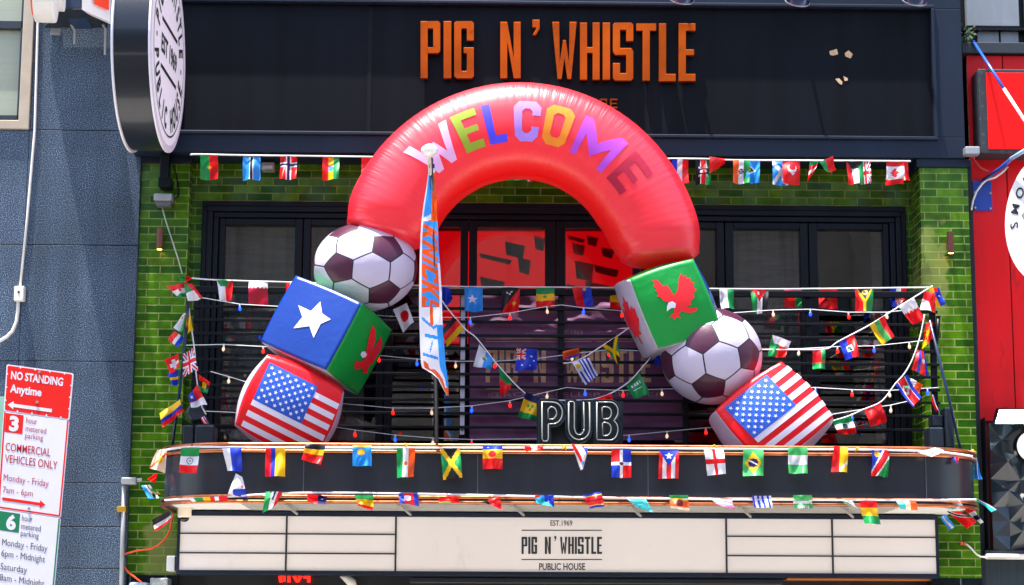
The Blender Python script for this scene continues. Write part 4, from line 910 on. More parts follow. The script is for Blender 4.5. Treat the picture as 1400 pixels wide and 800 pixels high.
# puffed cubes
def cube(c2, e1, e2, Y, k, mats6, label, grow=1.0, taper=0.0):
    """e1, e2: picture-plane edge vectors (px) with depth (towards viewer) of the front face; mats6: front, back, right, left, bottom, top"""
    s_ = S(Y); C = W(*c2, Y)
    tw = lambda v: (Rv*v[0]-Uv*v[1]-Fv*v[2])/s_*.5*grow
    E1, E2 = tw(e1), tw(e2); L_ = (E1.length+E2.length)/2
    E3 = E1.cross(E2).normalized()*L_
    if E3.dot(Fv) > 0: E3 = -E3           # towards the viewer
    def surf(p, off=0):
        p = Vector(p); m = max(abs(p.x), abs(p.y), abs(p.z)); 
        sph = p.normalized()*1.28
        q = p*(1-k)+sph*k
        q.x *= 1-taper*q.z; q.y *= 1-taper*q.z*.35
        v = C+E1*q.x+E2*q.y+E3*q.z
        if off: v += (v-C).normalized()*off
        return v
    n = 20; mb = MB()
    fr = [lambda u, v: (u, v, 1), lambda u, v: (u, v, -1), lambda u, v: (1, u, v), lambda u, v: (-1, u, v), lambda u, v: (u, 1, v), lambda u, v: (u, -1, v)]
    for fi, f in enumerate(fr):
        vs = [surf(f(-1+2*i/n, -1+2*j/n)) for j in range(n+1) for i in range(n+1)]
        mb.add(vs, [(j*(n+1)+i, j*(n+1)+i+1, (j+1)*(n+1)+i+1, (j+1)*(n+1)+i) for j in range(n) for i in range(n)], fi)
    me = bpy.data.meshes.new('flag_cube')
    bm = bmesh.new(); tmp = bpy.data.meshes.new('tmp'); tmp.from_pydata([tuple(p) for p in mb.v], [], mb.f); tmp.polygons.foreach_set('material_index', mb.m)
    bm.from_mesh(tmp); bmesh.ops.remove_doubles(bm, verts=bm.verts, dist=1e-5); bmesh.ops.recalc_face_normals(bm, faces=bm.faces); bm.to_mesh(me); bm.free(); bpy.data.meshes.remove(tmp)
    for m in mats6: me.materials.append(m)
    me.polygons.foreach_set('use_smooth', [True]*len(me.polygons))
    o = bpy.data.objects.new('flag_cube', me); COL.objects.link(o); o.parent = arch; o.matrix_parent_inverse = Matrix.Translation(arch.location).inverted(); o['label'] = label
    def px2(face, x, y):                  # picture pixel -> face coordinates, iterated on the puffed surface
        u = v = 0.0
        def proj(P):
            d = P-CAM; z = d.dot(Fv); return 700+FPX*d.dot(Rv)/z, 400-FPX*d.dot(Uv)/z
        f = fr[face]
        for _ in range(12):
            a = proj(surf(f(u, v))); b = proj(surf(f(u+.01, v))); c = proj(surf(f(u, v+.01)))
            j11, j12, j21, j22 = (b[0]-a[0])*100, (c[0]-a[0])*100, (b[1]-a[1])*100, (c[1]-a[1])*100
            det = j11*j22-j12*j21
            if abs(det) < 1: break
            dx, dy = x-a[0], y-a[1]
            u = max(-1, min(1, u+(dx*j22-dy*j12)/det)); v = max(-1, min(1, v+(dy*j11-dx*j21)/det))
        return u, v
    return o, surf, fr, px2
bpy.context.view_layer.update()
def cube_decal(cb, face, polys, mats, name):
    o, surf, fr, px2 = cb
    bpy.context.view_layer.update()
    d = decal(polys, lambda u, v: surf(fr[face](u, v), .006), name, mats, o, maxlen=.14, it=5); return d
EAGLE_R = [((892, 384), (897, 383), (900, 384), (906, 391), (912, 390), (917, 397), (921, 404), (925, 400), (927, 392), (928, 381), (931, 374), (934, 379), (937, 376), (939, 382), (943, 380), (944, 386), (949, 387), (947, 393), (952, 396), (948, 401), (949, 407), (944, 411), (944, 417), (938, 420), (946, 421), (953, 421), (951, 426), (943, 428), (936, 427), (931, 425), (928, 430), (931, 435), (925, 433), (922, 437), (919, 433), (915, 435), (918, 430), (922, 427), (921, 421), (919, 415), (908, 412), (903, 406), (899, 406), (900, 401), (896, 398), (898, 395), (893, 391), (896, 389))]
HEAD_R = [((912, 419), (914, 414), (919, 412), (924, 415), (923, 421), (918, 421), (914, 424), (912, 426))]
g = cube((918, 420), (98, -31, -6), (39, 98, 8), YA-.04, .26, (NGREEN, NGREEN, NBLUE, NWHITE, NWHITE, NGREEN), 'green cube face with red eagle beside white and blue sides', 1.06, .13)
cube_decal(g, 0, [([g[3](0, *p) for p in q], 0) for q in EAGLE_R], [PRED], 'eagle_print')
o = cube_decal(g, 0, [([g[3](0, *p) for p in q], 0) for q in HEAD_R], [PWHITE], 'eagle_head')
for v in o.data.vertices: v.co += (CAM-v.co).normalized()*.006
MAPLE = [(0, -.6), (.12, -.4), (.25, -.45), (.2, -.15), (.42, -.32), (.46, -.2), (.62, -.22), (.55, 0), (.62, .06), (.3, .3), (.34, .42), (.05, .38), (.05, .62), (-.05, .62), (-.05, .38), (-.34, .42), (-.3, .3), (-.62, .06), (-.55, 0), (-.62, -.22), (-.46, -.2), (-.42, -.32), (-.2, -.15), (-.25, -.45), (-.12, -.4)]
cube_decal(g, 3, [([(b*1.0, a*1.0) for a, b in MAPLE], 0)], [PRED], 'leaf_print')
g = cube((447, 459), (90, 36, 48), (-44, 86, 18), YA-.04, .14, (NBLUE, NBLUE, NGREEN, NGREEN, NWHITE, NGREEN), 'blue cube face with white star beside green eagle side', 1.07)
STAR = [(438, 413), (440.5, 429), (452, 437), (438.5, 443), (429, 462), (423.5, 446), (402, 449), (414, 434), (408.5, 418), (425.5, 426)]
cube_decal(g, 0, [([g[3](0, *p) for p in STAR], 0)], [PWHITE], 'star_print')
EAG = [((508.5, 445), (512, 450), (512.5, 460), (511, 470), (509, 478), (514, 470), (518, 462), (520, 460), (522, 470), (519, 480), (514, 487), (511, 492), (509, 497), (504, 499), (501, 510), (496, 510), (494, 502), (490, 504), (485, 505), (484, 497), (486, 492), (489, 494), (494, 494), (498, 489), (499, 483), (500, 478), (503, 463), (506, 452))]
HD = [((492, 485), (494, 480.5), (498, 480), (501, 484), (499, 488), (495, 489))]
cube_decal(g, 2, [([g[3](2, *p) for p in q], 0) for q in EAG], [PRED], 'eagle_print')
o = cube_decal(g, 2, [([g[3](2, *p) for p in q], 0) for q in HD], [PWHITE], 'eagle_head')
for v in o.data.vertices: v.co += (CAM-v.co).normalized()*.006
def us_cube(c2, e1, e2, Y, tl, tr, bl, u_end, label, k=.42, tp=-.05):
    g = cube(c2, e1, e2, Y, k, (NRED, NRED, NWHITE, NWHITE, NWHITE, NRED), label, 1.0-(k-.3)*.28, tp)
    # flag axes in picture px: canton corners tl, tr, bl; the flag runs u_end times the canton's width
    U = Vector((tr[0]-tl[0], tr[1]-tl[1])); V = Vector((bl[0]-tl[0], bl[1]-tl[1])); O = Vector(tl)
    pt = lambda u, v: g[3](0, *(O+U*u+V*v))
    st = []; H = 13/7
    for i in range(13):
        if i % 2 == 1:
            a = i/13*H; b = (i+1)/13*H; u0 = 1.0 if b <= 1.001 else 0
            if b > 1 > a: u0 = 1.0
            st.append(([pt(u0+(u_end-u0)*k/8, a) for k in range(9)]+[pt(u_end+(u0-u_end)*k/8, b) for k in range(9)], 0))
    cube_decal(g, 0, st, [PWHITE], 'stripe_print')
    o = cube_decal(g, 0, [([pt(k/8, 0) for k in range(9)]+[pt(1, k/8) for k in range(1, 9)]+[pt(1-k/8, 1) for k in range(1, 9)]+[pt(0, 1-k/8) for k in range(1, 8)], 0)], [PBLUE], 'canton_print')
    for v in o.data.vertices: v.co += (CAM-v.co).normalized()*.003
    ss = []
    for r in range(9):
        for k in range(6 if r % 2 == 0 else 5):
            cu = (k*2+1+(r % 2))/12; cv = (r+1)/10
            ss.append(([pt(cu+.05*x, cv+.05*y*1.35) for x, y in star(0, 0, .85)], 0))
    o = cube_decal(g, 0, ss, [PWHITE], 'star_print')
    for v in o.data.vertices: v.co += (CAM-v.co).normalized()*.008
us_cube((396, 558), (112, 55, -8), (-50, 108, 10), YA-.05, (369, 496), (434, 529), (346.5, 546), 1.5, 'red cube with stars and stripes print, lower left of the arch', .55, -.13)
us_cube((1052, 578), (100, -72, -22), (76, 84, 24), YA-.02, (991, 558), (1048, 513), (1031, 599), 1.52, 'red cube with stars and stripes print, lower right of the arch')

# ------------------------------------------------------------------ cords and light strings
def cord(name, label, cat, pts, Y, r=.0055, m=CORD):
    P = [W(x, y, Y if not isinstance(Y, list) else Y[i]) for i, (x, y) in enumerate(pts)]
    # smooth
    out = []
    for i in range(len(P)-1):
        a = P[max(i-1, 0)]; b = P[i]; c = P[i+1]; d = P[min(i+2, len(P)-1)]
        for k in range(4):
            t = k/4; out.append(.5*((2*b)+(c-a)*t+(2*a-5*b+4*c-d)*t*t+(3*b-a-3*c+d)*t**3))
    out.append(P[-1])
    return tag(MB().tube(out, r, 6).build(name, m, smooth=True), label, cat, 'bunting cords')
cord('bunting_cord', 'white cord stretched along the fascia bottom carrying small flags', 'cord', [(262, 212), (268, 211), (340, 212.5), (500, 214.5), (700, 218), (935, 217), (1000, 219), (1100, 219.5), (1245, 220.5)], -.5, .0075)
cord('bunting_cord', 'white cord stretched level across the railing top carrying small flags', 'cord', [(258, 380), (300, 383), (400, 386), (520, 389), (635, 392), (790, 393), (990, 395), (1100, 395), (1270, 393)], -.72, .006)
cord('bunting_cord', 'white cord dipping from the railing down to the PUB sign and back up', 'cord', [(600, 405), (612, 422), (636, 450), (652, 463), (683, 502), (717, 537), (740, 546), (770, 547.5), (800, 547), (815, 545), (835, 538), (860, 522), (880, 500), (893, 484), (902, 468)], -1.0)
cord('bunting_cord', 'white cord sloping from the green cube down across the purple banner', 'cord', [(866, 444), (845, 459), (820, 475), (800, 488), (784, 495), (770, 497)], -.95)
cord('bunting_cord', 'white cord climbing from the right balcony bars to the right corner pole', 'cord', [(1040, 478), (1090, 478), (1130, 477), (1146, 467), (1188, 445), (1228, 420), (1275, 391)], -1.0)
cord('bunting_cord', 'white cord zigzagging down the right balcony corner', 'cord', [(1264, 430), (1258, 460), (1248, 490), (1237, 510), (1224, 525), (1205, 549), (1180, 560), (1160, 569), (1137, 576)], -1.1)
cord('bunting_cord', 'doubled white cord wound down the left balcony corner pole', 'cord', [(256, 402), (258, 420), (262, 450), (266, 480), (268, 510), (272, 540), (276, 556), (282, 567)], -1.15)
cord('bunting_cord', 'white cord along the upper copper rail carrying large flags', 'cord', [(222, 617), (260, 611.5), (400, 612), (600, 612.5), (800, 612.5), (1000, 614), (1180, 615), (1280, 618), (1330, 624)], -1.76, .008)
cord('bunting_cord', 'white cord along the lower copper rail carrying drooping flags', 'cord', [(225, 684), (300, 680), (400, 674), (560, 675), (800, 680), (1000, 683), (1200, 684), (1335, 683)], -1.76, .007)
BM_ = {'r': mat('red_bulb', 'e01010', .1, emit=1.2, ecol='ff1408'), 'b': mat('blue_bulb', '1030e0', .1, emit=1.4, ecol='1440ff'), 'w': mat('clear_bulb', 'b89878', .1, emit=.3, ecol='ffd8b0')}
def lights(label, pts, bulbs, Y):
    t = thing('string_lights', label, 'string lights', W(*pts[0], Y), 'string lights on the railing')
    MB().tube([W(x, y, Y) for x, y in pts], .0033, 6).build('cord', CORD, t, smooth=True)
    for x, y, c in bulbs:
        p = W(x, y, Y)
        b = MB().lathe(p-Vector((0, 0, .024)), (random.uniform(-.15, .15), random.uniform(-.2, .1), -1), [(.007, -.002), (.0115, .010), (.0135, .019), (.010, .030), (.003, .036)], 12).build('bulb', BM_[c], t, smooth=True)
        MB().lathe(p, (0, 0, -1), [(.0075, -.004), (.0075, .018)], 10).build('socket', CORD, b)
lights('uppermost string of coloured bulbs, just below the railing top', [(276, 407), (328, 416), (381, 419), (430, 424), (510, 431), (560, 434), (643, 434), (697, 428), (748, 419), (768, 417), (798, 421), (850, 425), (900, 424), (1000, 428), (1057, 424), (1108, 423), (1160, 427), (1212, 427), (1266, 421)],
       [(328, 416, 'b'), (381, 419, 'r'), (643, 434, 'b'), (697, 428, 'r'), (748, 420, 'w'), (798, 421, 'b'), (850, 425, 'r'), (1057, 424, 'w'), (1108, 423, 'b'), (1160, 427, 'r'), (1212, 427, 'w')], -.78)
lights('second string of coloured bulbs, crossing the name on the purple banner', [(254, 472), (306, 471), (360, 474), (440, 478), (518, 486), (570, 491), (623, 494), (677, 494), (729, 491), (782, 484), (833, 478), (885, 480), (960, 478), (1040, 478), (1092, 477), (1145, 474), (1195, 473), (1243, 468), (1267, 465)],
       [(306, 471, 'w'), (360, 474, 'r'), (518, 486, 'r'), (570, 491, 'b'), (623, 494, 'w'), (677, 494, 'r'), (729, 491, 'b'), (782, 484, 'w'), (833, 478, 'r'), (885, 480, 'b'), (1092, 477, 'w'), (1145, 474, 'r'), (1195, 473, 'b'), (1243, 468, 'w')], -.8)
lights('third string of coloured bulbs, just above the PUB sign', [(288, 508), (313, 515), (345, 525), (400, 542), (470, 552), (537, 558), (590, 558), (645, 555), (697, 548), (748, 536), (775, 530), (800, 532), (852, 534), (905, 532), (960, 531), (1050, 530), (1115, 530), (1165, 533), (1216, 534), (1283, 530)],
       [(313, 515, 'w'), (537, 558, 'r'), (590, 558, 'w'), (645, 555, 'b'), (697, 548, 'r'), (748, 536, 'w'), (800, 532, 'b'), (852, 534, 'r'), (905, 532, 'w'), (1115, 530, 'b'), (1165, 533, 'r'), (1216, 534, 'w'), (1268, 531, 'b')], -.82)
lights('lowest string of coloured bulbs, level with the PUB sign letters', [(274, 562), (320, 564), (400, 575), (485, 588), (540, 595), (592, 599), (645, 601), (735, 600), (860, 595), (912, 590), (965, 585), (1010, 582), (1100, 573), (1165, 562), (1218, 554), (1240, 549)],
       [(274, 562, 'w'), (485, 588, 'r'), (540, 595, 'b'), (592, 599, 'w'), (645, 601, 'r'), (860, 595, 'b'), (912, 590, 'w'), (965, 585, 'r'), (1165, 566, 'b'), (1218, 555, 'w')], -.85)

# ------------------------------------------------------------------ flags
FC = {'r': 'e81018', 'b': '1838c0', 'n': '181c58', 'g': '0c9048', 'w': 'e8e8f0', 'y': 'f0bc10', 'o': 'f05a14', 'k': '15161e', 'l': '2f9af0', 't': '40c8d0', 'c': 'c81440', 'p': 'f070b0', 'm': '6a1428', 'e': '46b060', 'v': 'f6dcc0'}
def fmat(c): return mat('flag_cloth_'+c, FC[c], .42, spec=.4, transl=.3)
def H(cols, ws=None):
    ws = ws or [1]*len(cols); T = sum(ws)
    def f(u, v):
        a = 0
        for c, q in zip(cols, ws):
            a += q/T
            if v <= a+1e-6: return c
        return cols[-1]
    return f
def V(cols, ws=None):
    h = H(cols, ws); return lambda u, v: h(v, u)
def over(base, *tests):
    def f(u, v):
        for c, t in reversed(tests):
            if t(u, v): return c
        return base(u, v)
    return f
def disc(cx, cy, r, asp=1.4): return lambda u, v: (u-cx)**2+((v-cy)*asp)**2 < r*r
def rect(a, b, c, d): return lambda u, v: a <= u <= c and b <= v <= d
def inpoly(P):
    def t(u, v):
        ins = False; j = len(P)-1
        for i in range(len(P)):
            if (P[i][1] > v) != (P[j][1] > v) and u < (P[j][0]-P[i][0])*(v-P[i][1])/(P[j][1]-P[i][1])+P[i][0]: ins = not ins
            j = i
        return ins
    return t
def st5(cx, cy, r, asp=1.4, rot=0, n=5): return inpoly([(x, cy+(y-cy)/asp) for x, y in star(cx, cy, r, rot, n)])
def line(x0, y0, x1, y1, w_):
    def t(u, v):
        dx, dy = x1-x0, y1-y0; L2 = dx*dx+dy*dy; s_ = ((u-x0)*dx+(v-y0)*dy)/L2
        return 0 <= s_ <= 1 and (u-x0-s_*dx)**2+(v-y0-s_*dy)**2 < w_*w_
    return t
solid = lambda c: (lambda u, v: c)
UJ = over(solid('n'), ('w', line(0, 0, 1, 1, .11)), ('w', line(0, 1, 1, 0, .11)), ('r', line(0, 0, 1, 1, .045)), ('r', line(0, 1, 1, 0, .045)), ('w', rect(.36, 0, .64, 1)), ('w', rect(0, .33, 1, .67)), ('r', rect(.42, 0, .58, 1)), ('r', rect(0, .42, 1, .58)))
def canton(base, sub, x, y): return lambda u, v: sub(u/x, v/y) if u < x and v < y else base(u, v)
zig = lambda a, n=5: (lambda u, v: v < a+.08*abs(((u*n) % 1)-.5)*2-.04)
def Q(x0, y0, x1, y1): return ((x0, y0), (x1, y0), (x1, y1), (x0, y1))
def flag(label, q, fn, Y, grp, nu=26, nv=34, amp=.026):
    q = [W(x, y, Y) for x, y in q]; mb = MB(); vs = []; ph = random.uniform(0, 6.28); f2 = random.uniform(.8, 1.6); tilt = random.uniform(-.03, .05)
    cols = []; idx = {}
    for j in range(nv+1):
        for i in range(nu+1):
            u, v = i/nu, j/nv
            p = (q[0]*(1-u)+q[1]*u)*(1-v)+(q[3]*(1-u)+q[2]*u)*v
            p = p+Vector((0, -(amp*math.sin(u*5.2*f2+v*2.0+ph)*(.25+v)+tilt*v*v+.012*math.sin(v*6+ph*2)), 0))
            vs.append(p)
    fs = []; mi = []
    for j in range(nv):
        for i in range(nu):
            c = fn((i+.5)/nu, (j+.5)/nv)
            if c not in idx: idx[c] = len(cols); cols.append(c)
            fs.append((j*(nu+1)+i, (j+1)*(nu+1)+i, (j+1)*(nu+1)+i+1, j*(nu+1)+i+1)); mi.append(idx[c])
    mb.v = vs; mb.f = fs; mb.m = mi
    o = mb.build('flag', [fmat(c) for c in cols], smooth=True, fix=False)
    return tag(o, label, 'flag', grp)
g = 'flags on the top bunting'; Y = -.5
flag('green and red flag with yellow star, leftmost on the top bunting', Q(274, 213, 298, 245), over(V('gr'), ('y', st5(.5, .47, .14))), Y, g)
flag('light blue flag with black and white stripe, top bunting left', Q(332, 214, 356, 247), V('lwkwl', [4, .6, 1.6, .6, 4]), Y, g)
flag('red flag with blue and white cross, top bunting left', Q(383, 214, 406, 247), over(solid('r'), ('w', rect(.36, 0, .64, 1)), ('w', rect(0, .24, 1, .44)), ('n', rect(.43, 0, .57, 1)), ('n', rect(0, .29, 1, .39))), Y, g)
flag('red, yellow and green flag with blue disc, top bunting left', Q(441, 215, 464, 247), over(V('ryg'), ('l', disc(.5, .5, .17))), Y, g)
flag('plain red flag half hidden behind the left arch shoulder', Q(494, 215, 522, 248), solid('r'), Y, g)
flag('green flag tip showing under the arch crown', ((690, 218), (722, 218), (727, 248), (690, 246)), over(solid('g'), ('w', rect(.86, .5, .94, 1)), ('r', rect(.94, .5, 1, 1))), Y, g)
flag('blue, white and red flag half hidden behind the right arch shoulder', Q(918, 218, 941, 251), V('bwr'), Y, g)
flag('black, red and green flag with shield, top bunting right of the arch', Q(951, 218, 972.5, 251), over(V('kwrwg', [3, .5, 3, .5, 3]), ('w', line(.2, .3, .8, .7, .04)), ('w', line(.2, .7, .8, .3, .04)), ('k', disc(.5, .5, .34, 2.4)), ('w', disc(.5, .5, .24, 3.6)), ('r', rect(.44, .42, .56, .58))), Y, g)
flag('red folded flag corner beside the black red green flag', ((970, 214), (991.5, 217), (991, 223), (970, 238)), solid('r'), Y-.02, g)
flag('light blue flag with black and yellow arrow, behind the orange white green flag', ((1019, 219), (1039.5, 219), (1037, 251), (1020, 250)), over(solid('l'), ('w', inpoly([(.2, .2), (.75, .45), (.2, .68)])), ('k', inpoly([(.15, .26), (.62, .45), (.15, .62)])), ('y', inpoly([(.1, .34), (.38, .45), (.1, .56)]))), Y+.015, g)
flag('orange, white and green flag with blue wheel on the top bunting', Q(1002, 219, 1025, 251), over(V('owg'), ('n', disc(.5, .46, .14)), ('w', disc(.5, .46, .09)), ('n', disc(.5, .46, .05))), Y-.01, g)
flag('light blue flag with white diagonal cross, top bunting right', Q(1056, 220, 1078, 253), over(solid('l'), ('w', line(0, 0, 1, 1, .09)), ('w', line(0, 1, 1, 0, .09))), Y+.015, g)
flag('red flag with white crescent and star on the top bunting', Q(1070, 220, 1094, 252), over(solid('r'), ('w', disc(.52, .34, .27)), ('r', disc(.55, .28, .2)), ('w', st5(.56, .57, .13))), Y-.01, g)
flag('folded red, white and green flag, left half of a twisted pair on the top bunting', ((1108, 219.5), (1120, 219.5), (1113, 235), (1104, 248)), H('grwr', [1, 1, .8, 1]), Y, g)
flag('green and red flag blown sideways, right half of a twisted pair on the top bunting', ((1120, 222), (1139, 213), (1142, 234), (1129, 238)), V('gr', [2, 3]), Y-.03, g)
flag('red, white and green flag with black wedge, top bunting right', ((1157, 221), (1180, 221), (1181, 253), (1159, 253)), over(V('rwg'), ('k', inpoly([(0, 0), (1, 0), (.66, .3), (.34, .3)]))), Y-.01, g)
flag('blue flag with red and white diagonal crosses, second from right on the top bunting', Q(1176, 221, 1190, 253), UJ, Y+.015, g)
flag('red flag rim showing behind the maple leaf flag', ((1226, 221), (1241, 221), (1244, 247), (1230, 250)), over(solid('r'), ('g', rect(.3, .3, .42, 1))), Y+.015, g)
MAP2 = inpoly([(.5+a*.42, .5+b*.36) for a, b in MAPLE])
MAP3 = inpoly([(.5-b*.42, .5+a*.36) for a, b in MAPLE])
flag('red and white flag with red maple leaf, right end of the top bunting', Q(1212, 221, 1236, 251), over(H('rwr', [1, 2.6, 1]), ('r', MAP3)), Y-.01, g)
g = 'flags on the railing bunting'; Y = -.73
flag('green, white and red flag by the leftmost window, railing bunting', ((296, 383), (318, 383), (318, 412), (301, 412)), over(V('wr', [1, 1]), ('g', inpoly([(0, 0), (.8, 0), (.6, .3), (.2, .3)]))), Y, g)
flag('crimson flag with white serrated top, railing bunting left', Q(340, 384, 366, 417), over(solid('c'), ('w', zig(.3))), Y, g)
flag('narrow red and green flag beside the blue star cube', Q(391, 386, 402, 412), V('rg'), Y, g)
flag('white flag with red disc below the left soccer ball', ((537, 423), (556, 414), (566, 440), (551, 454)), over(solid('w'), ('r', disc(.55, .5, .3, 1.2))), -1.0, g)
flag('royal blue flag folded against the hanging blue and orange flag', ((603, 392), (615, 394), (619, 408), (604, 426)), solid('b'), Y-.05, g)
flag('light blue flag with single white star, railing bunting', Q(635, 392, 660, 427), over(solid('l'), ('w', st5(.43, .5, .3))), Y, g)
flag('black and red flag with yellow bird, railing bunting', ((686, 393), (711, 393), (709, 425), (685, 429)), over(over(solid('k'), ('r', inpoly([(1, 0), (1, 1), (0, 1)]))), ('y', st5(.72, .66, .16)), ('w', disc(.3, .2, .05)), ('w', disc(.45, .26, .05)), ('w', disc(.55, .17, .05))), Y, g)
flag('green, yellow and red flag with green star, railing bunting', Q(733, 393, 758, 421), over(H('gyr'), ('g', st5(.48, .46, .16))), Y, g)
flag('red and blue flag with yellow emblem, railing bunting centre', ((782, 393), (808, 393), (811, 420), (788, 420)), over(V('rb'), ('y', disc(.62, .1, .1))), Y, g)
flag('yellow and red flag beside the leaf print cube', ((834, 405), (850, 402), (860, 424), (834, 420)), H('yr'), Y, g)
flag('white and green flag beside the blue cube side', ((983, 395), (1003, 395), (1003, 423), (986, 423)), V('wg', [1, .8]), Y, g)
flag('green, white and black flag with red triangle, railing bunting right', ((1026, 395), (1051, 395), (1049, 428), (1029, 428)), over(V('gwk'), ('r', inpoly([(0, 0), (.92, 0), (.5, .52)])), ('w', st5(.44, .16, .11, n=7))), Y, g)
flag('red and green flag with pink script edge, railing bunting right', Q(1072, 395, 1096, 421), over(V('rg', [2, 1]), ('p', rect(0, 0, 1, .1))), -.58, g)
flag('red flag with small dark star behind the railing bars', Q(1120, 395, 1145, 422), over(solid('r'), ('g', st5(.5, .45, .18))), -.58, g)
flag('red and green flag with black wedge and yellow Y, railing bunting right', ((1169, 395), (1194, 395), (1193, 427), (1170, 426)), over(V('rg'), ('y', inpoly([(.08, 0), (.96, 0), (.58, .58), (.58, 1), (.42, 1), (.42, .58)])), ('k', inpoly([(.2, 0), (.86, 0), (.52, .48)])), ('y', disc(.53, .15, .15)), ('k', disc(.53, .15, .09))), Y, g)
chk = lambda u, v: (int(u*14)+int(v*16)) % 2 == 0
flag('blue, white and red flag with checkered shield behind the railing bars', Q(1217, 394, 1240, 421), over(V('bwr'), ('w', rect(.26, .42, .74, .82)), ('r', lambda u, v: .26 < u < .74 and .42 < v < .82 and chk(u, v))), -.58, g)
g = 'flags on the right corner bunting'; Y = -1.0
flag('white and red flag with serrated edge, right corner bunting', ((1228, 420), (1249, 408), (1266, 437), (1247, 444)), over(solid('r'), ('w', zig(.42))), Y, g)
flag('red and white flag folded at the right corner pole top', ((1264, 398), (1279, 402), (1279, 428), (1258, 424)), over(solid('r'), ('w', inpoly([(-.1, .35), (.45, .5), (.75, 1.1), (-.1, 1.1)]))), Y-.03, g)
flag('yellow and blue flag at the right corner pole top', ((1268, 393), (1284, 394), (1292, 417), (1281, 420)), over(V('yb'), ('r', rect(.5, 0, .8, .2)), ('w', disc(.8, .45, .06))), Y-.02, g)
flag('yellow, green and red striped flag, right corner bunting', ((1188, 445), (1208, 432), (1223, 460), (1205, 473)), V('yer'), Y, g)
flag('blue and red flag with white emblem, right corner bunting', ((1146, 466), (1168, 457), (1174, 488), (1155, 493)), over(V('br'), ('w', rect(.33, .38, .68, .68)), ('g', disc(.5, .5, .1)), ('n', disc(.55, .6, .07))), Y, g)
flag('red and green flag below the right bulbs', ((1111, 478), (1128, 478), (1128, 505), (1111, 505)), over(H('rwg', [2.2, .01, 1]), ('g', rect(.7, 0, 1, .6))), Y, g)
flag('green, white and red flag above the right stars and stripes cube', ((1056, 458), (1081, 467), (1073, 489), (1050, 487)), over(V('gr'), ('w', inpoly([(0, 0), (1, 0), (1, .38), (.2, .36)]))), Y, g)
flag('orange red flag with yellow sun on the right corner pole', ((1265, 442), (1275, 440), (1274, 463), (1261, 477)), over(solid('r'), ('y', st5(.4, .5, .3, 1.0, n=8)), ('y', rect(0, .75, .3, 1))), Y-.1, g)
flag('blue and red flag with white temple, right corner bunting', ((1254, 478), (1264, 480), (1271, 514), (1246, 506)), over(V('rbrb', [1, 1, 1.4, .6]), ('w', disc(.72, .45, .14))), Y-.1, g)
flag('blue, white and red flag with star in disc, right corner bunting', ((1223, 526), (1240, 512), (1257, 545), (1246, 558)), over(V('bwrwb', [1, .3, 3, .3, 1]), ('w', disc(.42, .42, .24)), ('r', st5(.42, .42, .2))), Y-.1, g)
flag('green, white and orange flag, right corner bunting', ((1236, 513), (1262, 526), (1255, 540), (1233, 528)), V('gwo'), Y-.08, g)
flag('plain red flag with small gold marks, lower right bunting', ((1182, 560), (1204, 549), (1213, 576), (1190, 584)), over(solid('r'), ('o', disc(.15, .2, .07))), Y-.1, g)
flag('green, white and red flag with eagle emblem, lower right bunting', ((1139, 575), (1164, 569), (1171, 592), (1146, 594)), over(H('gwr'), ('k', disc(.52, .5, .15, .9)), ('g', disc(.55, .56, .08, .9))), Y-.12, g)
flag('twisted red, white and blue flag on the right balcony box', ((1272, 540), (1276, 540), (1286, 562), (1280, 562)), V('rwb'), Y-.1, g)
g = 'flags on the centre bunting'; Y = -1.0
flag('black, red and gold flag, centre bunting', ((604, 451), (620, 432), (635, 450), (611, 473)), H('kry'), Y, g)
flag('white and light blue flag with green crest, centre bunting', ((655, 471), (674, 490), (671, 506), (647, 501)), over(V('wl'), ('y', disc(.5, .42, .16)), ('g', disc(.5, .45, .12))), Y, g)
flag('green and red drooping flag, centre bunting', ((683, 504), (700, 521), (698, 531), (684, 544)), over(solid('r'), ('g', inpoly([(-.1, -.1), (1.1, -.1), (1.1, .55), (0, .32)]))), Y, g)
flag('dark blue starred flag with red crossed canton, on the purple banner', ((706, 476), (735, 478), (734, 505), (704, 508)), canton(over(solid('b'), ('w', st5(.72, .35, .07)), ('w', st5(.3, .75, .09)), ('w', st5(.68, .8, .07)), ('w', st5(.85, .55, .06))), UJ, .45, .5), Y+.12, g)
flag('blue, gold and green flag with green diamonds, beside the PUB sign', ((719, 536), (739, 545), (732, 577), (708, 570)), over(H('nyg', [1, 2, 1]), ('g', inpoly([(.3, .42), (.42, .36), (.46, .48), (.36, .53)])), ('g', inpoly([(.56, .40), (.68, .36), (.72, .46), (.6, .52)])), ('g', inpoly([(.46, .56), (.56, .53), (.6, .62), (.5, .66)]))), Y-.05, g)
flag('orange, red and blue folded flag on the purple banner', ((769, 481), (791, 476), (794, 485), (770, 493)), over(H('ob', [3, 1.2]), ('r', inpoly([(0, .6), (.4, .8), (0, 1)]))), Y+.1, g)
flag('white flag with blue stripes and golden sun, on the purple banner', ((782, 496), (805, 489), (818, 512), (801, 526)), over(V('wbwbwbwbw'), ('w', rect(0, 0, .4, .45)), ('y', disc(.2, .22, .14))), Y-.05, g)
flag('black and green flag with yellow diagonals, centre bunting', ((824, 473), (844, 459), (848, 490), (845, 500)), over(over(solid('k'), ('g', inpoly([(0, 0), (0, 1), (.5, .5)])), ('g', inpoly([(1, 0), (1, 1), (.5, .5)]))), ('y', line(0, 0, 1, 1, .1)), ('y', line(0, 1, 1, 0, .1))), Y, g)
flag('green flag with white script, centre bunting', ((855, 525), (874, 509), (888, 540), (866, 546)), over(solid('g'), ('w', lambda u, v: .25 < v < .4 and .2 < u < .8 and (int(u*17) % 3) != 0), ('w', rect(.25, .55, .75, .6))), Y, g)
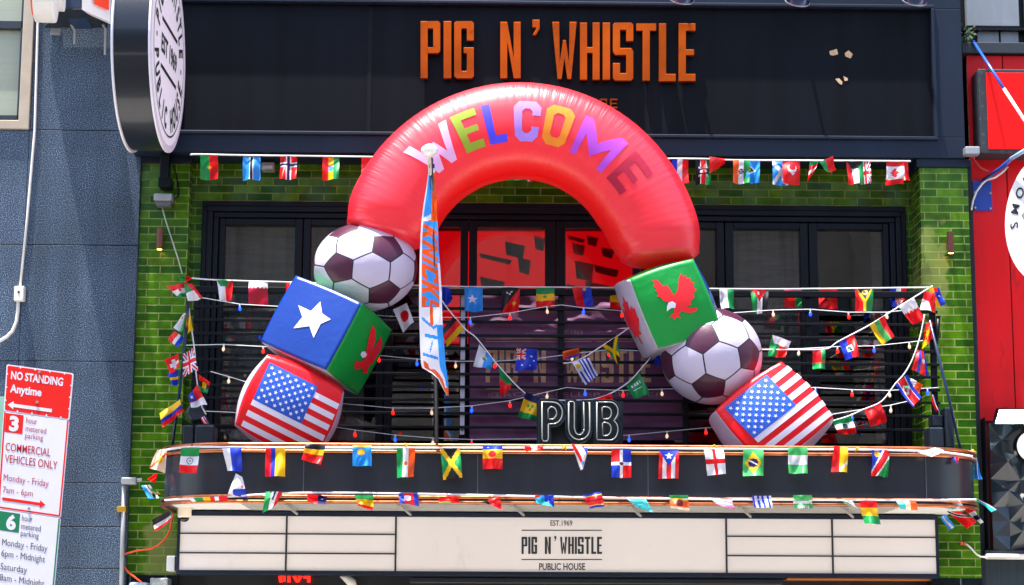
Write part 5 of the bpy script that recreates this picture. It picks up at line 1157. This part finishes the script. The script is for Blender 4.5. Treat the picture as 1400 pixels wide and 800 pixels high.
flag('dark blue flag with red and white cross, beside the right soccer ball', ((889, 488), (901, 470), (905, 500), (896, 499)), over(solid('b'), ('w', rect(0, .22, 1, .4)), ('r', rect(0, .28, 1, .34))), Y-.02, g)
flag('red flag lying along the top of the PUB sign', ((813, 545.5), (835, 538), (838, 547), (815, 548)), solid('r'), Y-.05, g)
flag('small red and blue flag under the leaf print cube', ((868, 449), (880, 455), (890, 466), (880, 472)), V('rlr'), Y, g)
g = 'flags on the left corner pole'; Y = -1.22
flag('green and red flag knotted at the left pole top', ((243, 377), (263, 379), (256, 388), (249, 386)), V('gr'), Y, g)
flag('red, white and green flag blown left of the pole top', ((227, 391), (255, 386), (252, 404), (246, 409)), over(H('rwg', [1.2, 1, .8]), ('r', st5(.6, .5, .2, 1))), Y, g)
flag('green, white and red flag blown right of the pole top', ((251, 388), (262, 387), (277, 407), (257, 412)), over(solid('r'), ('w', inpoly([(0, .55), (.75, .45), (.85, 1.1), (0, 1.1)])), ('g', inpoly([(0, 0), (.35, 0), (.65, .45), (0, .6)]))), Y-.02, g)
flag('white flag with red flecks and green edge on the left pole', ((252, 428), (255, 429), (250, 456), (238, 449)), over(V('wg', [2, 1]), ('r', disc(.3, .3, .1)), ('r', disc(.5, .15, .08))), Y, g)
flag('red, white and blue striped flag on the left pole', ((229, 464), (238, 452), (251, 461), (244, 476)), H('rrwb', [1, .5, .7, .9][:4]), Y, g)
flag('yellow and red flag strip on the left pole', ((256, 430), (260, 430), (263, 450), (252, 460)), over(solid('y'), ('r', inpoly([(0, .6), (.6, .7), (.3, 1), (0, 1)]))), Y, g)
flag('dark blue flag with red and white crosses on the left pole', ((250, 484), (264, 476), (272, 507), (251, 516)), UJ, Y, g)
flag('red flag with white cross on the left pole', ((225, 492), (244, 484), (246, 503), (234, 512)), over(solid('r'), ('w', rect(.42, .2, .68, .85)), ('w', rect(.2, .4, .95, .65))), Y, g)
flag('blue flag with yellow band on the left pole', ((229, 510), (244, 506), (243, 525), (236, 527)), H('byb', [1.2, .5, 1]), Y+.01, g)
flag('yellow, blue and red flag at the lower left pole', ((218, 565), (246, 546), (251, 563), (223, 585)), H('ybr', [2, 1, 1.2]), Y-.02, g)
flag('red and white flag with starred blue corner on the left pole', ((258, 541), (270, 526), (283, 553), (262, 558)), over(H('rw', [1.6, 1]), ('b', rect(0, 0, .45, .55)), ('w', st5(.22, .3, .16, 1))), Y, g)
flag('tiny red and white striped flag on the dark floodlight', ((274, 572), (281, 567), (288, 580), (280, 580)), over(V('rwrwr'), ('n', rect(.7, 0, 1, 1))), Y, g)
flag('red, gold and green flag right of the left pole', ((272, 512), (288, 523), (283, 538), (272, 535)), over(H('rkg'), ('y', disc(.5, .5, .25, 1))), Y, g)
g = 'flags along the upper copper rail'; Y = -1.78
flag('pale gold and orange sunburst flag at the left end of the upper rail', ((215, 615), (228, 613), (226, 647), (204, 640)), over(solid('v'), ('o', line(.5, .5, .5, 0, .06)), ('o', line(.5, .5, 0, 1, .06)), ('o', line(.5, .5, 1, .2, .06)), ('y', disc(.6, .5, .16, 1))), -1.4, g)
flag('green, white and red flag with brown emblem, left end of the upper rail', ((248, 613), (273, 612.5), (270, 648), (245, 646)), over(H('gwr'), ('k', lambda u, v: .02 < (u-.5)**2+((v-.5)*1.3)**2 < .032), ('g', disc(.5, .5, .06))), Y, g)
flag('white and blue flag with curled corner, upper rail left', ((304, 613), (330.5, 612), (330, 645), (310, 643)), V('wb', [1, 1.6]), Y, g)
flag('red, blue and yellow striped flag, upper rail', Q(363, 613, 390, 652), V('rby', [1, 1, 2]), Y, g)
flag('yellow and red tilted flag with dark top, upper rail', ((418, 607), (446, 607), (439, 636), (413, 629)), H('kyr', [1, 1, 1.5]), Y, g)
flag('sky blue flag with yellow sun, upper rail', Q(482, 609, 508, 637), over(solid('l'), ('y', disc(.45, .32, .2)), ('y', rect(0, 0, 1, .08))), Y, g)
flag('green, white and orange flag with orange dot, upper rail', ((542, 613), (568, 613), (565, 652), (543, 654)), over(V('gwo'), ('o', disc(.5, .52, .1))), Y, g)
flag('green and black flag with yellow diagonals, upper rail', ((602, 613), (629, 613), (632, 653), (606, 656)), over(over(solid('k'), ('g', inpoly([(0, 0), (0, 1), (.5, .5)])), ('g', inpoly([(1, 0), (1, 1), (.5, .5)]))), ('y', line(0, 0, 1, 1, .09)), ('y', line(0, 1, 1, 0, .09))), Y, g)
flag('blue, yellow and red flag with red emblem, upper rail', Q(660, 609, 687, 641), over(H('byr', [.6, 1.2, 1.5]), ('r', disc(.48, .38, .2))), Y, g)
flag('small red and white flag caught on the upper rail below the PUB sign', ((716, 609), (744, 608), (742, 615), (719, 617)), V('rwr'), Y-.01, g)
flag('red, white and blue pointed flag, upper rail', ((781, 606), (804, 613), (797, 642), (794, 643)), over(solid('w'), ('r', line(0, 0, .8, 1, .14)), ('b', inpoly([(.6, 0), (1, 0), (1, .3)])), ('l', inpoly([(.5, .7), (1, .6), (.7, 1)]))), Y, g)
flag('red and blue quartered flag with white cross, upper rail', Q(836, 615, 863, 653), over(lambda u, v: 'r' if (u < .5) == (v < .5) else 'b', ('w', rect(.41, 0, .59, 1)), ('w', rect(0, .43, 1, .57)), ('m', disc(.5, .5, .1))), Y, g)
flag('red and white striped flag with starred blue triangle, upper rail', Q(901, 616, 928, 654), over(V('rwrwr'), ('b', inpoly([(0, 0), (1, 0), (.5, .55)])), ('w', st5(.5, .2, .2))), Y, g)
flag('white flag with red cross, upper rail', ((962, 613), (989, 613), (992.5, 648), (968, 650)), over(solid('w'), ('r', rect(.42, 0, .58, 1)), ('r', rect(0, .42, 1, .58))), Y, g)
flag('green flag with yellow diamond and blue globe, upper rail', Q(1016, 615, 1043.5, 651), over(solid('e'), ('y', inpoly([(.5, .08), (.9, .5), (.5, .92), (.1, .5)])), ('n', disc(.5, .5, .23)), ('w', line(.3, .4, .7, .58, .025))), Y, g)
flag('green, white and green flag, upper rail', Q(1077, 612, 1103.5, 648), H('ewe', [.8, 1, 1]), Y, g)
flag('red and gold flag folded narrow, upper rail', ((1140, 609), (1159, 612), (1158, 646), (1137, 645)), over(V('ry', [1, 1.2]), ('w', line(.5, .9, 1, .6, .05))), Y, g)
flag('blue, red and green diagonal flag with golden sun, upper rail', ((1192, 615), (1216.5, 615), (1215, 652), (1193, 650)), over(solid('b'), ('g', inpoly([(1, .2), (1, 1), (.2, 1)])), ('w', inpoly([(.62, 0), (1, 0), (1, .32), (.3, 1), (0, 1), (0, .8)])), ('r', inpoly([(.72, 0), (1, 0), (1, .22), (.22, 1), (0, 1), (0, .9)])), ('y', disc(.3, .16, .15))), Y, g)
flag('crumpled white flag knotted on the right of the upper rail', ((1255, 618), (1278, 612), (1291, 618), (1270, 626)), solid('w'), Y, g, amp=.05)
flag('blue and red pointed flag near the right end of the upper rail', ((1297, 620), (1313, 618), (1308, 634), (1304, 634)), V('br', [1, 1.4]), -1.6, g)
flag('light blue and white flag hanging past the right balcony corner', ((1332, 624), (1336, 626), (1341, 656), (1332, 656)), V('lwl'), -1.2, g)
g = 'flags along the lower copper rail'
flag('red pointed flag left of the canopy corner', ((213, 647), (216, 648), (212, 661), (203, 656)), solid('r'), -1.3, g)
flag('blue and white curled flag left of the canopy corner', ((193, 664), (205, 663), (219, 682), (204, 682)), V('lwnw', [1.2, .7, .3, .8]), -1.3, g)
flag('yellow, green and black flag rolled along the lower left rail', ((206, 667), (216, 671), (222, 682), (210, 682)), H('gykg'), -1.32, g)
flag('white flag with blue corner knotted around the lower left rail', ((322, 647), (331, 652), (338, 681), (312, 676)), over(solid('w'), ('b', inpoly([(.2, .75), (1, .55), (1, 1), (.3, 1)])), ('r', disc(.8, .5, .08))), Y, g)
flag('green, white and red twisted flag, lower rail left', ((363, 672), (387, 672), (377, 690), (359, 702)), over(V('gwr', [1, 1, .7]), ('n', rect(.5, 0, .6, .5))), Y, g)
flag('red, white and green flag rolled along the lower left rail', ((258, 681), (312, 678), (310, 684), (262, 686)), V('wgyrwr', [1, 2, 2, 1, 1, 2]), Y, g, amp=.006)
flag('red flag with dark blue starred corner, lower rail', ((420, 676), (447, 678), (446, 691), (421, 687)), over(solid('r'), ('n', rect(.55, 0, 1, 1)), ('w', disc(.75, .4, .06))), Y, g)
flag('green, yellow and red flag with cut corner, lower rail', ((484, 677), (510.5, 677), (510, 698), (490, 692)), H('gyr', [1, 1.3, .7]), Y, g)
flag('blue and red flag with white emblem, lower rail', ((544, 674), (571, 674), (573, 692), (547, 688)), over(V('brb', [1, 2, 1]), ('w', disc(.45, .45, .18, .7))), Y, g)
flag('short red flag tucked on the lower rail', Q(600, 679, 627, 688), over(solid('r'), ('g', rect(0, .85, .6, 1))), Y, g)
flag('black and red pointed flag, lower rail', ((660, 686), (683, 679), (687, 698), (668, 690)), over(solid('r'), ('k', inpoly([(0, 0), (.3, 0), (.2, 1), (0, 1)]))), Y, g)
flag('blue and turquoise flag with red edge, lower rail', ((731, 677), (757, 677), (758, 694), (733, 688)), over(V('lb'), ('t', inpoly([(.1, .3), (1, 1), (0, 1)])), ('r', rect(0, 0, .25, .3))), Y, g)
flag('blue, yellow and red banded flag, lower rail centre', ((796, 677), (822, 672), (827, 692), (807, 695)), H('byrmryb', [1, .4, 2, .5, 2, .4, 1]), Y, g)
flag('turquoise pointed flag, lower rail centre', ((857, 682), (883, 683), (893, 701), (868, 692)), solid('t'), Y, g)
flag('gold and orange square flag with green top, lower rail', ((915, 677), (941, 677), (943, 698), (917, 695)), over(H('gyov', [.8, .8, 1.8, .7]), ('m', disc(.5, .55, .2, .8))), Y, g)
flag('white and pink curled flag, lower rail', ((974, 684), (1001, 684), (1004, 697), (984, 692)), H('wp'), Y, g)
flag('blue and white striped flag, lower rail right', ((1028, 678), (1054, 678), (1056, 695), (1030, 694)), V('bwbwbwbw'), Y, g)
flag('green flag with white script, lower rail right', ((1084, 677), (1110, 677), (1112, 695), (1087, 695)), over(H('ewe', [1.2, .6, 1]), ('w', lambda u, v: v > .75 and .2 < u < .9 and int(u*15) % 2)), Y, g)
flag('pale green pointed flag, lower rail right', ((1146, 683), (1164, 684), (1174, 695), (1158, 690)), over(solid('w'), ('e', inpoly([(0, 0), (1, 1), (0, .6)]))), Y, g)
flag('red, yellow and green flag hanging over the letter board', ((1175, 685), (1198, 685), (1204.5, 717), (1182, 716)), H('ryg', [.9, 1.1, 1.1]), Y, g)
flag('turquoise, cream and orange flag, lower rail right', ((1225, 684), (1252, 684), (1256, 697), (1231, 696)), V('tvo'), Y, g)
flag('pale green shiny flag draped at the right canopy corner', ((1283, 685), (1311, 683), (1319, 692), (1298, 698)), over(solid('w'), ('t', inpoly([(0, 0), (.3, 0), (.5, 1), (.2, 1)]))), -1.6, g)
flag('turquoise streamer flag blown right of the canopy corner', ((1333, 683), (1337, 682), (1362, 697), (1357, 700)), V('tw', [2, .8]), -1.2, g)
flag('red flag with black and white diagonal at the right canopy corner', ((1294, 699), (1312, 699), (1335, 712), (1322, 724)), over(solid('r'), ('w', line(0, 0, 1, .55, .13)), ('k', line(0, 0, 1, .55, .07))), -1.3, g)
flag('light blue flag with pale band at the right canopy corner', ((1285, 707), (1293, 704), (1305, 719), (1298, 726)), V('lwl', [1, .5, 1]), -1.3, g)
flag('red, white and blue striped flag at the right canopy corner', ((1318, 697), (1329, 693), (1345, 713), (1341, 717)), H('rwnw'), -1.3, g)
flag('black, white and red flag on the left green pillar beside the letter board', ((208, 711), (231, 698), (236, 711), (213, 727)), H('kwr', [1.5, 1, .7]), -.8, g)
wf = thing('wall_light', 'small grey floodlight box on the green brick between the top bunting flags', 'lamp', W(367, 227, -.1))
MB().prect(357, 221, 375, 232, -.16, -.03).build('housing', GREYM, wf, bevel=.012)
MB().prect(360, 226, 372, 230, -.163, -.1605).build('lens', mat('frosted_lens', 'c8ccd0', .2), wf)
MB().prect(364, 222, 369, 230, -.029, -.001).build('bracket', BLACK, wf)
# yellow cord knots on the rails
KN = mat('gold_tinsel', 'd0a818', .4, metal=.3)
for x, y, Yk, lb_ in ((772, 613, -1.8, 'gold tinsel knot on the upper rail below the PUB sign'), (976, 611, -1.8, 'gold tinsel knot on the upper rail above the red cross flag'), (1171, 614, -1.8, 'gold tinsel knot on the upper rail beside the red and gold flag'), (1330, 618, -1.35, 'yellow-green tinsel knot at the right balcony corner'), (556, 609, -1.8, 'small yellow-green tinsel knot on the upper rail above the orange dot flag')):
    mb = MB(); c = W(x, y, Yk)
    for i in range(7):
        a = random.uniform(0, 6.28); d = Vector((math.cos(a), random.uniform(-.5, .3), math.sin(a)*.8))*random.uniform(.014, .03)
        mb.tube([c-d*.3, c+d*.4+Vector((0, -.012, .004)), c+d], [.004, .0075, .003], 6)
    tag(mb.build('tinsel_knot', KN, smooth=True), lb_, 'knot', 'tinsel knots on the rail')

# ------------------------------------------------------------------ large hanging flag on a pole
hf = thing('hanging_flag', 'tall narrow blue and orange flag hanging from a pole with white ball finial', 'flag', W(598, 607, -1.72))
top = W(587, 206, -2.35); basep = W(597, 606, -1.74)
MB().tube([basep, W(590, 216, -2.33)], [.016, .011], 10).build('pole', mat('dark_pole', '20242c', .4), hf, smooth=True)
MB().lathe(W(588, 240, -2.31), (W(587, 206, -2.35)-W(588, 240, -2.31)), [(.012, 0), (.014, .03), (.014, .17), (.018, .18)], 12).build('pole_sleeve', mat('brass_white', 'e8d8b8', .35, metal=.3), hf, smooth=True)
MB().lathe(top-Vector((0, 0, .055)), (0, 0, 1), [(.004, 0), (.035, .012), (.06, .035), (.068, .055), (.06, .078), (.035, .1), (.004, .11)], 24).build('finial', mat('pearl_ball', 'f2f2ea', .12, coat=.6, var=.1, vscale=25), hf, smooth=True)
prof = [(224, 587.5, 588.5, 594), (240, 585, 588.5, 595), (256, 583, 588.5, 596), (280, 579, 590, 597), (300, 576.5, 592, 598), (320, 575, 594, 599), (345, 574, 594, 600), (370, 573.5, 594, 602), (400, 573, 594, 604), (430, 573, 594, 604.5), (460, 574, 595, 606), (480, 574.5, 597, 608), (496, 575.5, 599, 609), (503, 577, 602, 610), (510, 590, 605, 611), (518, 599, 607, 612), (530, 605, 609.5, 613), (541, 611, 612, 613.4)]
def prow(y):
    for a, b in zip(prof[:-1], prof[1:]):
        if a[0] <= y <= b[0]:
            t = (y-a[0])/(b[0]-a[0]); return [a[k]*(1-t)+b[k]*t for k in range(1, 4)]
    return prof[-1][1:]
KT = {}
def kn(u, v):                                  # u across 0..1, v picture y
    if v < 236: return 'b' if v < 230 else 'w'
    if u < .10: return 'w'
    if v < 300 and u > .62: return 'o'
    if v < 292: return 'l'
    if 292 <= v < 303: return 'w' if abs((v-292)/11-(1-u)) < .35 else ('l' if (v-292)/11 < (1-u) else 'o')
    if v < 420:
        if u > .9 and v > 360: return 'w'
        k = (v-303-u*14)
        for ch, y0, y1 in KT_L:
            if y0 <= k < y1:
                a = (k-y0)/(y1-y0); b = (u-.12)/.8
                if 0 <= b <= 1:
                    for pl in KT[ch]:
                        if pl(a, b): return 'o'
                return 'l'
        return 'l'
    if v < 505:
        if u > .75: return 'l' if v > 470 else ('w' if v < 445 else 'l')
        if .45 < u < .62 and v < 445: return 'o'
        for (x0, y0, x1, y1, w_) in ((.0, 432, .6, 448, 2.2), (.6, 448, 1, 440, 2.2), (.2, 458, .75, 462, 2.5), (.55, 465, .4, 480, 3), (.1, 484, .7, 490, 2)):
            t = max(0, min(1, (u-x0)/(x1-x0)))
            if min(x0, x1) <= u <= max(x0, x1) and abs(v-(y0+(y1-y0)*t)) < w_: return 'l'
        if v > 488 and u < .3 and (v-488)/17 > u*2: return 'o'
        return 'w'
    return 'o' if u < .45 or v > 530 else ('w' if u < .7 else 'l')
KT_L = [('K', 0, 20), ('N', 22, 42), ('I', 45, 51), ('C', 54, 74), ('K', 77, 96), ('S', 99, 116)]
for ch in 'KNICS': KT[ch] = [inpoly([(u_/.62, v_) for u_, v_ in pl]) for pl in glyph(ch, .62 if ch != 'I' else .62, .2, .08)]
mb = MB(); vs = []; fs = []; mi = []; cols = []; nu, nv = 28, 210
Yk = -2.3
for j in range(nv+1):
    y = 224+(541-224)*j/nv; a, b, c = prow(y)
    for i in range(nu+1):
        u = i/nu; x = a+(c-a)*u
        vs.append(W(x, y, Yk+.9*(u-.5)*min(1, (y-215)/120)*.45+.03*math.sin(y*.05+u*4)+.02*math.sin(y*.16)*u+(y-224)/317*.12))
for j in range(nv):
    y = 224+(541-224)*(j+.5)/nv
    for i in range(nu):
        c = kn((i+.5)/nu, y)
        if c not in cols: cols.append(c)
        fs.append((j*(nu+1)+i, (j+1)*(nu+1)+i, (j+1)*(nu+1)+i+1, j*(nu+1)+i+1)); mi.append(cols.index(c))
mb.v, mb.f, mb.m = vs, fs, mi
mb.build('cloth', [fmat(c) for c in cols], hf, smooth=True, fix=False)

# ------------------------------------------------------------------ parking sign
pk = thing('parking_sign', 'tilted red and white street parking sign stack at the left foreground', 'sign', (W(45, 700, -8.5).x, -8.42, 0))
YS = -8.5
def sq(u, v, off=0):
    # local sign units: u 0..91, v down from the top edge
    tl, tr = Vector((9, 498)), Vector((100.5, 510.5)); lt = Vector((-.064, 1)); rt = Vector((-.0895, 1))
    L = tl+lt*v; R = tr+rt*v; p = L+(R-L)*(u/91)
    return W(p.x, p.y, YS-off)
def rrect(x0, y0, x1, y1, r, n=5):
    P = []
    for cx, cy, a0 in ((x1-r, y0+r, -90), (x1-r, y1-r, 0), (x0+r, y1-r, 90), (x0+r, y0+r, 180)):
        P += [(cx+r*math.cos(R_(a0+90*i/n)), cy+r*math.sin(R_(a0+90*i/n))) for i in range(n+1)]
    return P
SW = mat('sign_white', 'e4e2ee', .4, var=.04); SR = mat('sign_red', 'e81810', .4); SD = mat('sign_dark_red', 'b81420', .5); SG = mat('sign_green', '0c7a50', .45); SK = mat('sign_grey_text', '4a4e58', .5); STX = mat('sign_red_text', 'b03048', .5)
def plate(name, v0, v1, mats, build):
    mb = MB(); mb.poly(rrect(0, v0, 91, v1, 2.5), lambda a, b: sq(a, b), (0, .008, 0)); pl = mb.build(name, SW, pk)
    mb = MB(); build(mb); mb.build(name+'_print', mats, pl, fix=False); return pl
f1 = lambda a, b: sq(a, b, .0005); f2 = lambda a, b: sq(a, b, .001)
def p1(m):
    m.poly(rrect(1.6, 1.6, 89.4, 62.5, 2), f1, mi=0)
    text_fit(m, 'NO STANDING', 7, 8, 78, 19.5, f2, 1, bold=.03); text_fit(m, 'Anytime', 7, 26, 50, 41, f2, 1, bold=.03)
    m.poly([(5, 54.5), (13, 49), (13, 52.2), (66, 52.2), (66, 56.8), (13, 56.8), (13, 60)], f2, mi=1)
    for i in range(4): m.poly(rrect(18+i*20, .3, 20+i*20, 3.2, .6), f2, mi=1); m.poly(rrect(18+i*20, 60.5, 20+i*20, 63.6, .6), f2, mi=1)
    for i in range(3): m.poly(rrect(.3, 12+i*18, 3, 14+i*18, .6), f2, mi=1); m.poly(rrect(88, 16+i*16, 90.6, 18+i*16, .6), f2, mi=1)
plate('red_plate', 0, 64, [SR, SW], p1)
def p2(m):
    for r_ in ((.8, 65, 3, 196), (88, 65, 90.2, 196), (3, 194, 88, 196.2)): m.poly(rrect(*r_, .2), f1, mi=0)
    m.poly(rrect(3.2, 66, 28, 92, .5), f1, mi=0); text_fit(m, '3', 9, 68.5, 22, 90, f2, 2, bold=.05)
    text_fit(m, 'hour', 32, 68, 47, 76, f2, 3); text_fit(m, 'metered', 32, 79, 60.5, 87, f2, 3); text_fit(m, 'parking', 32, 89, 57, 99, f2, 3)
    text_fit(m, 'COMMERCIAL', 6, 106, 69, 117, f2, 1, bold=.006); text_fit(m, 'VEHICLES ONLY', 6, 122, 80, 133, f2, 1, bold=.006)
    text_fit(m, 'Monday - Friday', 6, 149, 70, 161, f2, 3); text_fit(m, '7am - 6pm', 6, 166, 49, 177, f2, 3)
    m.poly([(6, 181), (60, 181), (60, 177.5), (68, 183), (60, 188.5), (60, 185), (6, 185)], f2, mi=0)
plate('commercial_plate', 64.6, 197.5, [SR, SD, SW, STX], p2)
def p3(m):
    m.poly(rrect(88, 199, 90.2, 420, .2), f1, mi=0); m.poly(rrect(3, 200, 33, 226, .5), f1, mi=0); text_fit(m, '6', 14, 202.5, 28, 224, f2, 1, bold=.05)
    text_fit(m, 'hour', 36, 201, 51, 209, f2, 2); text_fit(m, 'metered', 36, 212, 64, 220, f2, 2); text_fit(m, 'parking', 36, 222, 62, 232, f2, 2)
    text_fit(m, 'Monday - Friday', 10, 237, 76, 249, f2, 2); text_fit(m, '6pm - Midnight', 10, 252, 74, 264, f2, 2)
    text_fit(m, 'Saturday', 10, 270, 49, 282, f2, 2); text_fit(m, '8am - Midnight', 10, 285, 76, 297, f2, 2)
plate('hourly_plate', 198, 420, [SG, SW, SK], p3)
pc = sq(45, 30)
MB().tube([(sq(40, 420).x, YS+.05, -.1), (sq(40, 420).x, YS+.05, sq(40, 420).z), tuple(sq(45, 2)+Vector((0, .05, 0)))], .025, 10).build('post', mat('post_green_steel', '4c6a5a', .5, metal=.5), pk)
for v in (4.5, 46, 191): MB().lathe(sq(45, v, .002), (0, -1, 0), [(.007, 0), (.006, .004)], 8).build('bolt', GREYM, pk)
t2 = thing('street_sign_back', 'pale green sign edge peeking from behind the parking sign at the left border', 'sign', W(0, 580, -8.3))
mb = MB(); mb.poly([(-30, -542), (7, -542), (3, -690), (-34, -690)], lambda a, b: W(a, -b, -8.35), (0, .006, 0)); mb.build('plate', mat('pale_green_plate', '8fc0ac', .5, var=.1), t2)
